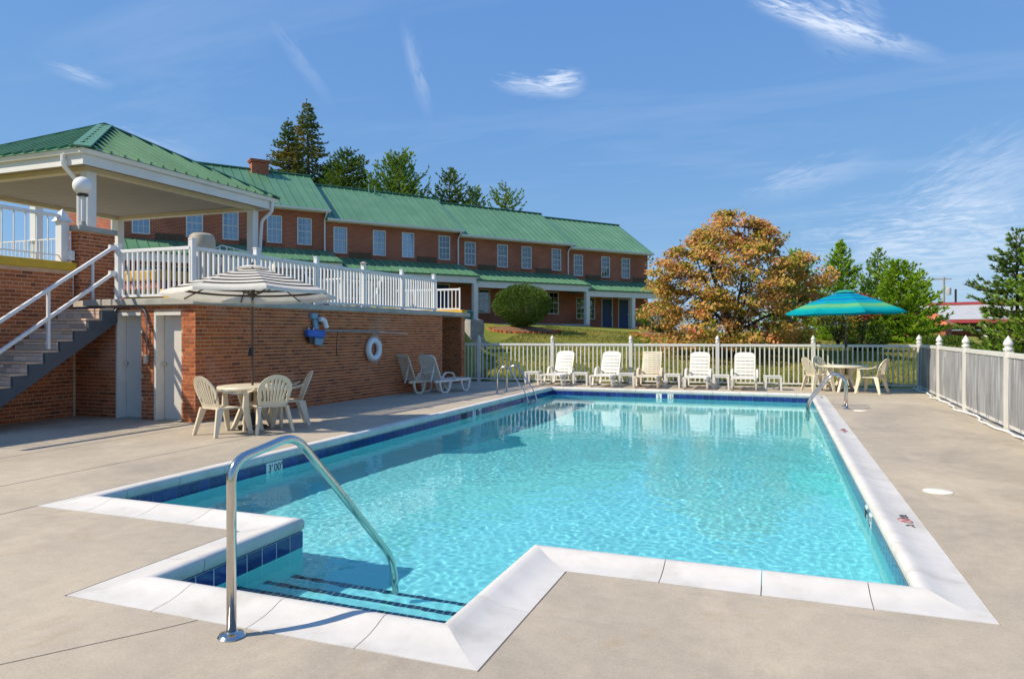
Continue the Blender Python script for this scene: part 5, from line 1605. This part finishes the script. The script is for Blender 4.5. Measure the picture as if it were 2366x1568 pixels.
# skimmer lids in the deck
for x, y, lb in ((1.47, 7.92, 'round cream skimmer lid in the deck beside the near depth mark'), (1.55, 15.6, 'round cream skimmer lid in the deck beside the bent grab rail')):
    o = MB().lathe([(.128, -.004), (.13, .004), (.122, .008), (.02, .009)], 28).build('skimmer_lid', 'lid', smooth=35)
    o.location = (x, y, .001); tag(o, lb, 'lid', 'skimmer lids')

# ------------------------------------------------------------------ things on the brick wall
def on_wall(s, z, off=.02):
    p = HC + HD * s + Vector((HD.y, -HD.x)) * off
    return Vector((p.x, p.y, z))
wn_ = Vector((HD.y, -HD.x, 0)); wd = Vector((HD.x, HD.y, 0))
s_ring = 5.15
lb_ = thing('life_ring', 'white life ring hanging on the brick wall', 'life ring', on_wall(s_ring, 1.16, .07))
def RG(a, r, off=0): return wd * (r * cos(a)) + Vector((0, 0, r * sin(a))) + wn_ * off
MB().tube([RG(2 * pi * k / 32, .215) for k in range(32)], .072, 12, closed=True).build('ring', 'ring', lb_, smooth=True)
rp = []
for k in range(49):
    a = 2 * pi * k / 48
    rp.append(RG(a, .292 + .035 * abs(sin(2 * a)), .02))
MB().tube(rp[:-1], .007, 5, closed=True).build('rope', 'rope', lb_, smooth=True)
for s in (-1, 1):
    MB().tube([RG(pi / 2 + s * .35, .28, .03), wd * 0 + Vector((0, 0, .44)) + wn_ * .02], .006, 5).build('rope_tie', 'rope', lb_)
    MB().tube([RG(-pi / 2 + s * .3, .28, .03), Vector((0, 0, -.37)) + wn_ * .02 + wd * (.05 * s)], .006, 5).build('rope_tie', 'rope', lb_)
pole = thing('rescue_pole', 'long aluminium pool pole hung along the brick wall', 'pole')
MB().tube([on_wall(3.25, 1.60, .09), on_wall(5.35, 1.575, .09)], .022, 10).build('outer_tube', 'conduit', pole, smooth=40)
MB().tube([on_wall(5.35, 1.575, .09), on_wall(6.6, 1.53, .09)], .010, 8).build('inner_tube', 'rope', pole, smooth=40)
for s in (3.55, 5.2):
    MB().tube([on_wall(s, 1.52, 0), on_wall(s, 1.52, .12), on_wall(s, 1.58, .125)], .008, 6).build('hook', 'conduit', pole)
MB().tube(bez([on_wall(3.75, 1.60, .1), on_wall(3.76, 1.3, .06), on_wall(3.78, 1.05, .05)], 4, .1), .009, 6).build('cord', 'black', pole)
vh = thing('pool_brush', 'blue pool vacuum head and brush hooked on the wall', 'pool brush')
MB().plate([on_wall(2.72, 1.62, .05), on_wall(3.30, 1.60, .05), on_wall(3.27, 1.44, .05), on_wall(2.74, 1.47, .05)], wn_, .10).build('head', 'blue_plastic', vh, bevel=.02)
MB().plate([on_wall(2.98, 1.455, .06), on_wall(3.26, 1.44, .06), on_wall(3.22, 1.27, .06), on_wall(3.00, 1.30, .06)], wn_, .06).build('net_bag', 'blue_grey', vh, bevel=.015)
MB().plate([on_wall(2.80, 1.465, .06), on_wall(2.93, 1.46, .06), on_wall(2.92, 1.33, .06), on_wall(2.82, 1.34, .06)], wn_, .05).build('bristles', 'black', vh)
for s in (2.8, 2.95):
    MB().lathe([(.015, 0), (.015, .05)], 8).build('knob', 'pvc', vh).location = on_wall(s, 1.61, .1)
fx = thing('wall_outlet_box', 'grey wall box and white pipe elbow above the blue pool brush', 'pipe fitting')
MB().plate([on_wall(2.92, 1.97, .01), on_wall(3.10, 1.97, .01), on_wall(3.10, 1.85, .01), on_wall(2.92, 1.85, .01)], wn_, .09).build('box', 'blue_grey', fx, bevel=.01)
MB().plate([on_wall(2.98, 1.85, .02), on_wall(3.10, 1.84, .02), on_wall(3.16, 1.63, .02), on_wall(3.02, 1.63, .02)], wn_, .06).build('bracket', 'blue_grey', fx, bevel=.01)
MB().tube(bez([on_wall(3.14, 1.84, .10), on_wall(3.27, 1.84, .12), on_wall(3.33, 1.66, .14)], 8, .14), .05, 12).build('elbow', 'pvc', fx, smooth=40)
MB().lathe([(.10, 0), (.10, .03)], 16).build('backplate', 'stringer', fx).matrix_local = Matrix.Translation(on_wall(3.2, 1.83, .01)) @ Matrix.Rotation(angS, 4, 'Z') @ Matrix.Rotation(pi / 2, 4, 'X')

# ------------------------------------------------------------------ terrace furniture
def on_ter(x, y): return (x, y, TZ)
dup(chairL, 'tan armchair on the terrace behind the top of the striped umbrella', on_ter(-10.6, 12.35), radians(150))
wc = make_chair('white armchair on the terrace right of the tan armchair', 'resin', 'armchairs on the terrace')
wc.location = on_ter(-10.75, 13.25); wc.rotation_euler = (0, 0, radians(-20))
dup(wc, 'white armchair on the terrace left of the white table', on_ter(-10.35, 14.35), radians(-60))
dup(wc, 'white armchair on the terrace right of the white table', on_ter(-10.1, 16.1), radians(130))
dup(wc, 'white armchair on the terrace low behind the umbrella top at left', on_ter(-10.9, 11.75), radians(40))
tt = thing('terrace_table', 'white rectangular table on the terrace between two white armchairs', 'table', on_ter(-10.25, 15.25), radians(86))
MB().box(-.65, .65, -.4, .4, .68, .72).build('table_top', 'resin', tt, bevel=.012)
for a in (-1, 1):
    for b in (-1, 1):
        MB().box(a * .55 - .04, a * .55 + .04, b * .32 - .04, b * .32 + .04, 0, .68).build('leg', 'resin', tt)
MB().box(-.5, .5, -.02, .02, .25, .31).build('stretcher', 'resin', tt)

# ------------------------------------------------------------------ vegetation
def quad_leaf(mb, p, d, n, l, w):
    """pointed leaf: rhombus along d, in the plane with normal n"""
    s = d.cross(n)
    if s.length < 1e-4: s = Vector((1, 0, 0))
    s = s.normalized() * (w / 2)
    o = len(mb.v)
    mb.v += [tuple(p), tuple(p + d * (l * .45) + s), tuple(p + d * l), tuple(p + d * (l * .45) - s)]
    mb.f.append((o, o + 1, o + 2, o + 3))
def rvec(rr):
    while True:
        v = Vector((rr.uniform(-1, 1), rr.uniform(-1, 1), rr.uniform(-1, 1)))
        if .05 < v.length < 1: return v.normalized()

def broadleaf(name, label, x, y, h, rad, seed, m, n_clump=420, per=44, leaf=.11, trunk_r=.12, low=.6, shape=1.0, bark='bark', flat=.45, cat='tree'):
    rr = random.Random(seed)
    z0 = H(x, y)
    t = thing(name, label, cat, (x, y, z0 - .05))
    tr = MB(); cr = MB()
    fork = h * .16
    tr.tube([(0, 0, 0), (.04, .02, fork * .5), (.02, .05, fork)], [trunk_r * 1.25, trunk_r, trunk_r * .95], 9)
    limbs = []
    nl = 13
    for k in range(nl):
        a = 2 * pi * k / nl * 2.4 + rr.uniform(-.3, .3)
        e = rr.uniform(.12, .95)
        R_ = rad * (1 - .72 * e ** 2.0) * rr.uniform(.68, .95)
        end = Vector((cos(a) * R_, sin(a) * R_, lerp(low + .5, h * .93, e)))
        b = Vector((.02, .05, fork))
        mid = b.lerp(end, .5) + Vector((rr.uniform(-.2, .2), rr.uniform(-.2, .2), rr.uniform(-.1, .35)))
        path = []
        for i in range(9):
            s = i / 8
            path.append(b * (1 - s) ** 2 + mid * 2 * s * (1 - s) + end * s * s + Vector((rr.uniform(-.04, .04), rr.uniform(-.04, .04), 0)))
        tr.tube(path, [lerp(trunk_r * .6, .012, i / 8) for i in range(9)], 6)
        limbs.append(path)
    # clump centres: shells in layers with gaps
    cl = []
    tries = 0
    while len(cl) < n_clump and tries < 40000:
        tries += 1
        f = rr.random()
        z = lerp(low, h, f)
        prof = (min(1, (1 - f + .03) / .46) ** .8) * (1 - .12 * max(0, .5 - f))
        rmax = rad * prof
        a = rr.uniform(0, 2 * pi)
        lobes = 1 + .09 * sin(3 * a + seed + 3 * f) + .09 * sin(5 * a + 2 * seed + 9 * f)
        r = rmax * lobes * sqrt(rr.uniform(.12, 1))
        p = Vector((cos(a) * r, sin(a) * r, z))
        if mnoise.noise(Vector((p.x * 1.05 + seed, p.y * 1.05, p.z * 1.6))) < .0: continue
        cl.append((p, r / max(rmax, .1)))
    for p, fr in cl:
        best = min((q for path in limbs for q in path[3:]), key=lambda q: (q - p).length_squared)
        if rr.random() < .55:
            tr.tube([best, best.lerp(p, .5) + Vector((0, 0, .05)), p], [.016, .010, .005], 4)
        sz = rr.uniform(.24, .46)
        for k in range(per):
            o = rvec(rr); o.z *= flat
            c = p + o * sz * rr.uniform(.3, 1)
            d = (rvec(rr) + Vector((o.x, o.y, -.45)) * .9).normalized()
            nn = (rvec(rr) * .9 + Vector((0, 0, .5)) + to_sun * .9).normalized()
            l = leaf * rr.uniform(.7, 1.25)
            quad_leaf(cr, c, d, nn, l, l * .62)
    tr.build('trunk', bark, t, smooth=True)
    cr.build('crown', m, t, fix=False)
    return t

def conifer(name, label, x, y, h, rad, seed, m, base=.08, whorl=.55, droop=.15, tuft=.34, dens=1.0, upturn=.25, gaps=.12, z=None, bark='bark', sparse_top=0.0, blades=18, spread=.55, profile=0.9, cat='tree', group=None):
    rr = random.Random(seed)
    z0 = H(x, y) if z is None else z
    t = thing(name, label, cat, (x, y, z0 - .1), group=group)
    tr = MB(); cr = MB()
    lean = Vector((rr.uniform(-.02, .02), rr.uniform(-.02, .02), 0))
    tr.tube([(0, 0, 0), lean * h * .5 + Vector((0, 0, h * .5)), lean * h + Vector((0, 0, h))], [h * .016 + .03, h * .011, .02], 8)
    zc = h * base
    def tuftat(p, d, s):
        for k in range(blades):
            q = (d * 1.5 + rvec(rr) * .75 + Vector((0, 0, .30))).normalized()
            l = s * rr.uniform(.6, 1.2)
            quad_leaf(cr, p - q * l * .25, q, (rvec(rr) + to_sun * .55).normalized(), l, l * .16)
    while zc < h * .985:
        f = (zc / h - base) / (1 - base)
        R_ = rad * (1 - f) ** profile + .12
        n = max(3, int((5 + 4 * (1 - f)) * dens))
        a0 = rr.uniform(0, 6.28)
        for k in range(n):
            if rr.random() < gaps + sparse_top * f: continue
            a = a0 + 2 * pi * k / n + rr.uniform(-.35, .35)
            L = R_ * rr.uniform(.55, 1.12)
            dirn = Vector((cos(a), sin(a), 0))
            zz = zc + rr.uniform(-.15, .15)
            def BPt(s): return dirn * (L * s) + Vector((0, 0, zz - droop * L * s * (1.6 - s) + upturn * L * s * s * (.35 + f))) + lean * zz
            if L > .5:
                tr.tube([BPt(0), BPt(.5), BPt(1)], [.012 + .012 * L, .012, .006], 4)
            nt = max(3, int(L / (tuft * .34)))
            for i in range(nt):
                s = lerp(.22, 1.0, (i + rr.random() * .8) / nt)
                side_ = Vector((-dirn.y, dirn.x, 0)) * rr.uniform(-1, 1) * L * .20 * (1.15 - abs(s - .55)) * spread * 2
                p = BPt(s) + side_ + Vector((0, 0, rr.uniform(-.06, .10)))
                d = (BPt(min(1, s + .1)) - BPt(s - .1)).normalized() * .7 + side_.normalized() * .5
                tuftat(p, d, tuft * rr.uniform(.75, 1.2))
        zc += whorl * rr.uniform(.75, 1.25) * (1 - .45 * f)
    for k in range(3):
        tuftat(Vector((0, 0, h)) + lean * h, Vector((0, 0, 1)), tuft * .8)
    tr.build('trunk', bark, t, smooth=True)
    cr.build('crown', m, t, fix=False)
    return t

def bush(name, label, x, y, rx, rz, seed, n=15000, m='yew', z=None, squash=0.0, ry=None, boxy=2.0):
    rr = random.Random(seed)
    z0 = H(x, y) if z is None else z
    ry = ry or rx
    t = thing(name, label, 'bush', (x, y, z0))
    cr = MB()
    # inner mass so that the bush is not see-through
    st = MB()
    for k in range(5):
        a = k * 1.3
        st.tube([(0, 0, -.1), (cos(a) * rx * .25, sin(a) * ry * .25, rz * .7), (cos(a) * rx * .6, sin(a) * ry * .6, rz * 1.2)], [.05, .035, .012], 5)
    st.build('stem', 'bark', t)
    for i in range(n):
        v = rvec(rr)
        e = 2.0 / boxy
        q = Vector((abs(v.x) ** e * (1 if v.x > 0 else -1), abs(v.y) ** e * (1 if v.y > 0 else -1), abs(v.z) ** e * (1 if v.z > 0 else -1))) if boxy != 2 else v
        if boxy != 2:
            k_ = (abs(q.x) ** boxy + abs(q.y) ** boxy + abs(q.z) ** boxy) ** (1 / boxy); q = q / k_
        lump = 1 + .09 * mnoise.noise(q * 2.3 + Vector((seed, 0, 0))) + .03 * mnoise.noise(q * 8 + Vector((0, seed, 0)))
        dp = rr.uniform(.80, 1.0) if rr.random() < .75 else rr.uniform(.55, .85)
        taper = 1.0 if q.z > -.1 else 1 + .30 * (q.z + .1)
        p = Vector((q.x * rx * taper, q.y * ry * taper, (q.z + 1) * rz)) * 1.0
        c = Vector((0, 0, rz)); p = c + (p - c) * dp * lump
        d = (v * .9 + rvec(rr) * .8 + Vector((0, 0, .3))).normalized()
        l = .085 * rr.uniform(.7, 1.3)
        quad_leaf(cr, p, d, (rvec(rr) + v * .8).normalized(), l, l * .42)
    cr.build('crown', m, t, fix=False)
    return t
def wpos(u, d):
    r_ = (u - 1183) / 1630
    c, s = cos(YAW), sin(YAW)
    return (r_ * c - s) * d, (r_ * s + c) * d

# mulch beds with brick edging and the clipped yews
def mulch(label, x, y, rx, ry, ang):
    t = thing('mulch_bed', label, 'flower bed', (x, y, 0), ang)
    mb = MB(); n = 28
    c, s = cos(ang), sin(ang)
    def W(px, py): return H(x + c * px - s * py, y + s * px + c * py)
    mb.v.append((0, 0, W(0, 0) + .30))
    for r_, dz in ((.5, .24), (.85, .14), (1.0, .02)):
        for k in range(n):
            a = 2 * pi * k / n
            px, py = cos(a) * rx * r_, sin(a) * ry * r_
            mb.v.append((px, py, W(px, py) + dz + .03 * mnoise.noise(Vector((px * 3, py * 3, 1)))))
    for k in range(n): mb.f.append((0, 1 + k, 1 + (k + 1) % n))
    for j in range(2):
        for k in range(n):
            mb.f.append((1 + j * n + k, 1 + (j + 1) * n + k, 1 + (j + 1) * n + (k + 1) % n, 1 + j * n + (k + 1) % n))
    mb.build('mulch', 'mulch', t, smooth=True, fix=False)
    bmesh_ = MB().box(-.10, .10, -.05, .05, -.08, .10).mesh('edging_brick')
    m = 44
    for k in range(m):
        a = 2 * pi * k / m
        px, py = cos(a) * rx * 1.03, sin(a) * ry * 1.03
        o = put(bmesh_, 'edging_brick', 'brick', t, (px, py, W(px, py) + .02))
        o.rotation_euler = (0, 0, a + pi / 2 + R.uniform(-.08, .08))
    return t
bx, by = wpos(1212, 36.5); mulch('brick edged mulch bed under the large clipped yew', bx, by, 1.9, 1.2, radians(45))
bush('clipped_yew', 'large dome shaped clipped yew on the lawn before the porch', bx - .1, by - .1, 1.54, 1.10, 3, 26000, z=H(bx, by) + .22)
bx, by = wpos(1520, 38.0); mulch('brick edged mulch bed under the small clipped yew left of the autumn tree', bx + .3, by, 1.6, 1.1, radians(30))
bush('clipped_yew', 'small clipped yew partly behind the autumn tree', bx + .05, by, 1.25, .80, 5, 12000, z=H(bx, by) + .25)

# autumn tree
ax, ay = wpos(1690, 27.5)
broadleaf('autumn_tree', 'spreading tree with brown, orange and red autumn leaves behind the fence', ax, ay, 5.7, 3.35, 11, 'autumn', n_clump=760, per=44, leaf=.14, trunk_r=.13, low=.45)
# pines on the right
def pine(u, d, top_v, rad, seed, m, label, **k):
    x, y = wpos(u, d); z = H(x, y)
    h = CAM_H + (769 - top_v) * d / 1630 - z
    return conifer('pine_tree', label, x, y, h, rad, seed, m, z=z, **k)
pine(1945, 41, 556, 2.82, 21, 'pine_bright', 'tall bright green pine right behind the autumn tree', base=.05, tuft=.29, dens=1.75, whorl=.5, profile=.95, gaps=.05, upturn=.5)
pine(1835, 45, 575, 2.76, 22, 'pine_bright', 'bright green pine mostly hidden behind the autumn tree', base=.05, tuft=.29, dens=1.68, whorl=.55, profile=.7, gaps=.06, upturn=.5)
pine(2025, 52, 574, 3.12, 23, 'pine_mid', 'darker green pine rising behind the turquoise umbrella', base=.08, tuft=.28, dens=1.54, whorl=.6, profile=.9, gaps=.08, upturn=.5)
pine(2075, 40, 600, 2.6, 24, 'pine_bright', 'broad bright green pine right of the turquoise umbrella', base=.04, tuft=.29, dens=1.89, whorl=.48, profile=.55, gaps=.05, upturn=.5)
pine(2118, 44, 625, 1.9, 26, 'pine_bright', 'short rounded bright pine left of the far red trimmed building', base=.04, tuft=.29, dens=1.68, whorl=.5, profile=.6, gaps=.06, upturn=.5)
pine(2352, 27, 528, 2.35, 25, 'pine_dark', 'large layered green pine at the right edge behind the screened fence', base=.04, tuft=.24, dens=1.82, whorl=.52, profile=.75, gaps=.08, upturn=.35)
pine(2440, 24, 560, 2.88, 29, 'pine_mid', 'green pine at the far right edge nearest the screened fence', base=.04, tuft=.24, dens=1.68, whorl=.5, profile=.7, gaps=.08, upturn=.35)
# trees behind the motel
pine(722, 74, 232, 7.17, 31, 'spruce', 'tallest spruce with bare brown branches behind the motel roof', base=.2, tuft=0.40, dens=1.35, whorl=0.52, droop=.42, upturn=.05, gaps=.22, profile=.8, blades=15)
pine(676, 70, 275, 7.36, 32, 'spruce', 'second spruce just left of the tallest one behind the motel roof', base=.2, tuft=0.40, dens=1.55, whorl=0.52, droop=.40, upturn=.12, gaps=.08, profile=.9, blades=17)
pine(800, 64, 345, 5.40, 33, 'pine_dark', 'dense rounded dark pine behind the roof right of the spruces', base=.15, tuft=0.36, dens=1.89, whorl=.6, gaps=.03, profile=.5, upturn=.3)
pine(764, 72, 372, 4.76, 38, 'pine_dark', 'dark pine squeezed between the spruces and the dense rounded pine', base=.15, tuft=0.36, dens=1.76, whorl=.6, gaps=.03, profile=.6, upturn=.3)
pine(921, 62, 353, 5.40, 34, 'pine_mid', 'bushy green pine standing alone above the middle of the roof', base=.2, tuft=0.36, dens=1.55, whorl=0.52, gaps=.02, profile=.6, upturn=.7)
pine(1037, 62, 388, 3.90, 35, 'pine_dark', 'slender open pine behind the roof right of the bushy pine', base=.25, tuft=0.35, dens=1.22, whorl=0.63, gaps=.15, profile=.6, upturn=.6)
pine(1092, 64, 432, 3.38, 36, 'pine_mid', 'low pine between the slender pine and the last pine on the roof line', base=.25, tuft=0.35, dens=1.28, whorl=0.56, gaps=.12, profile=.55, upturn=.6)
pine(1168, 62, 424, 3.25, 37, 'pine_mid', 'last pine on the roof line with branches reaching right', base=.3, tuft=0.33, dens=1.08, whorl=0.63, gaps=.18, profile=.5, upturn=.7)
pine(860, 66, 405, 3.38, 39, 'pine_dark', 'low dark pine in the gap left of the bushy pine', base=.2, tuft=0.36, dens=1.49, whorl=.7, gaps=.08, profile=.6, upturn=.4)
# red and yellow leaved saplings by the umbrella pole
sx, sy = wpos(1990, 30.5)
broadleaf('red_sapling', 'small sapling with bright red leaves under the turquoise umbrella', sx, sy, 2.55, .55, 41, 'red_leaf', n_clump=26, per=30, leaf=.12, trunk_r=.03, low=1.5)
sx, sy = wpos(1935, 30)
broadleaf('yellow_sapling', 'young yellow green sapling beside the umbrella pole', sx, sy, 2.5, .8, 42, 'yellow_leaf', n_clump=50, per=30, leaf=.11, trunk_r=.04, low=.5)
# clipped hedges at right
for u, d, rx, rz, sd_, lb in ((2000, 31, .95, .55, 51, 'clipped yew bush behind the fence right of the umbrella pole'), (2180, 31, 1.0, .50, 52, 'low rounded hedge behind the first screened fence post'), (2330, 26, .95, .42, 53, 'low rounded hedge at the right edge behind the fence')):
    x, y = wpos(u, d)
    vt = {2000: 752, 2180: 776, 2330: 789}[u]
    top = CAM_H + (769 - vt) * d / 1630
    bush('clipped_hedge', lb, x, y, rx, rz, sd_, 9000, z=top - 2 * rz, boxy=3.0)
# grass blades on the near lawn, weeds along the fence foot
rr = random.Random(5); mb = MB()
for i in range(90000):
    w = rr.uniform(.15, 1) ** 1.6 * 19
    s = rr.uniform(-1.0, 19)
    p = FA + fd * s + Vector((-fd.y, fd.x)) * w
    z = H(p.x, p.y)
    a = rr.uniform(0, 6.28); hgt = rr.uniform(.03, .085); wd_ = .010 + w * .0012
    o = len(mb.v)
    mb.v += [(p.x - cos(a) * wd_, p.y - sin(a) * wd_, z), (p.x + cos(a) * wd_, p.y + sin(a) * wd_, z), (p.x + rr.uniform(-.04, .04), p.y + rr.uniform(-.04, .04), z + hgt)]
    mb.f.append((o, o + 1, o + 2))
tag(mb.build('grass', 'grass', fix=False), 'dry grass blades on the lawn behind the fence', 'grass', kind='stuff')
rr = random.Random(6); mb = MB()
for i in range(5200):
    s = rr.uniform(.3, FL - .2); p = FA + fd * s + Vector((-fd.y, fd.x)) * rr.uniform(.03, .35)
    if mnoise.noise(Vector((s * 1.2, 3, 0))) < -.05: continue
    hgt = rr.uniform(.05, .34) * (1 + .6 * mnoise.noise(Vector((s * .8, 0, 0))))
    d = (Vector((rr.uniform(-.4, .4), rr.uniform(-.4, .4), 1))).normalized()
    quad_leaf(mb, Vector((p.x, p.y, -.04)) + d * hgt * rr.uniform(.0, .7), (d + rvec(rr) * .5).normalized(), rvec(rr), rr.uniform(.05, .16), .025)
tag(mb.build('weeds', 'weeds', fix=False), 'tufts of green weeds growing along the foot of the far fence', 'weeds', kind='stuff')

# ------------------------------------------------------------------ far things on the right
x, y = wpos(2190, 78)
fb = thing('far_building', 'low far building with grey roof and red trim between the pines', 'building', (x, y, 0), radians(-25))
zb = H(x, y) - .3
def Z(v, d=78): return CAM_H + (769 - v) * d / 1630
MB().box(-6, 9, 3, 9, zb, Z(735)).build('wall', 'facade', fb)
MB().add([(-8, 0, Z(738)), (10, 0, Z(738)), (10, 6, Z(700)), (-8, 6, Z(700)), (10, 12, Z(735)), (-8, 12, Z(735))], [(0, 1, 2, 3), (3, 2, 4, 5), (0, 5, 4, 1)]).build('roof', 'grey_roof', fb)
MB().bar((-8, 6, Z(697)), (10, 6, Z(697)), .5, .3).build('ridge_cap', 'red_trim', fb)
MB().box(-8, 10, -.1, .0, Z(746), Z(738.5)).build('fascia', 'red_trim', fb)
for xx in (-5, -.8, 3.5, 8):
    MB().box(xx - .16, xx + .16, .1, .4, zb, Z(746)).build('post', 'trim', fb)
for xx in (-3, 1.5, 6):
    MB().box(xx - .8, xx + .8, 2.9, 2.99, zb + .9, zb + 2.2).build('window', 'car_dark', fb)
MB().box(-5, 8, .15, .2, zb + .95, zb + 1.05).build('porch_rail', 'blue_grey', fb)
x, y = wpos(2112, 70)
ob = thing('small_building', 'small far roof with orange red metal sheets behind the pines', 'building', (x, y, 0), radians(-20))
zb = H(x, y) - .3
MB().box(-2.6, 2.6, .6, 4, zb, zb + 1.5).build('wall', 'facade', ob)
MB().add([(-3, 0, zb + 1.45), (3, 0, zb + 1.45), (1.2, 2.2, zb + 2.9), (-1.2, 2.2, zb + 2.9), (-3, 4.4, zb + 1.45), (3, 4.4, zb + 1.45)], [(0, 1, 2, 3), (1, 5, 2), (0, 3, 4), (3, 2, 5, 4)]).build('roof', 'orange_roof', ob, fix=False)
x, y = wpos(2181, 95)
up = thing('utility_pole', 'distant utility pole with crossarm and transformer', 'utility pole', (x, y, H(x, y)))
ztop = CAM_H + (769 - 640) * 95 / 1630 - H(x, y)
MB().tube([(0, 0, -.3), (0, 0, ztop)], [.17, .12], 8).build('pole', 'wood_pole', up, smooth=40)
MB().box(-1.5, .9, -.06, .06, ztop - .35, ztop - .2).build('crossarm', 'wood_pole', up)
MB().lathe([(.3, ztop - 2.4), (.32, ztop - 2.3), (.32, ztop - 1.5), (.2, ztop - 1.4)], 12, (.55, 0, 0)).build('transformer', 'grey_roof', up, smooth=40)
x, y = wpos(2208, 110)
tag(MB().tube([(x, y, H(x, y)), (x, y, CAM_H + (769 - 668) * 110 / 1630)], .16, 7).build('thin_pole', 'black'), 'thin dark distant pole right of the utility pole', 'pole')
# stump and green bin at the end of the motel porch
x, y = wpos(1092, 28.5)
rk = MB(); rr = random.Random(9)
for j in range(9):
    f = j / 8
    for k in range(14):
        a = 2 * pi * k / 14
        r_ = (.42 + .10 * sin(3 * a) + .08 * mnoise.noise(Vector((cos(a) * 2, sin(a) * 2, f * 3)))) * (1.05 - .25 * f)
        rk.v.append((x + cos(a) * r_, y + sin(a) * r_, lerp(H(x, y) - .15, 2.05, f) + (.08 * rr.random() if j == 8 else 0)))
for j in range(8):
    for k in range(14): rk.f.append((j * 14 + k, j * 14 + (k + 1) % 14, (j + 1) * 14 + (k + 1) % 14, (j + 1) * 14 + k))
rk.f.append(tuple(8 * 14 + k for k in range(14)))
tag(rk.build('tree_stump', 'rock', smooth=50), 'weathered grey tree stump beside the yellow capped wall', 'stump')
x, y = wpos(1076, 30)
gb = thing('green_bin', 'dark teal bin behind the grey stump', 'bin', (x, y, H(x, y)))
zt_ = CAM_H + (769 - 722) * 30 / 1630 - H(x, y)
MB().lathe([(.24, 0), (.28, .03), (.30, zt_ - .1), (.32, zt_ - .08), (.32, zt_)], 14).build('body', 'teal_bin', gb, smooth=40)
MB().lathe([(.33, zt_), (.31, zt_ + .06), (.1, zt_ + .1)], 14).build('lid', 'teal_bin', gb, smooth=40)
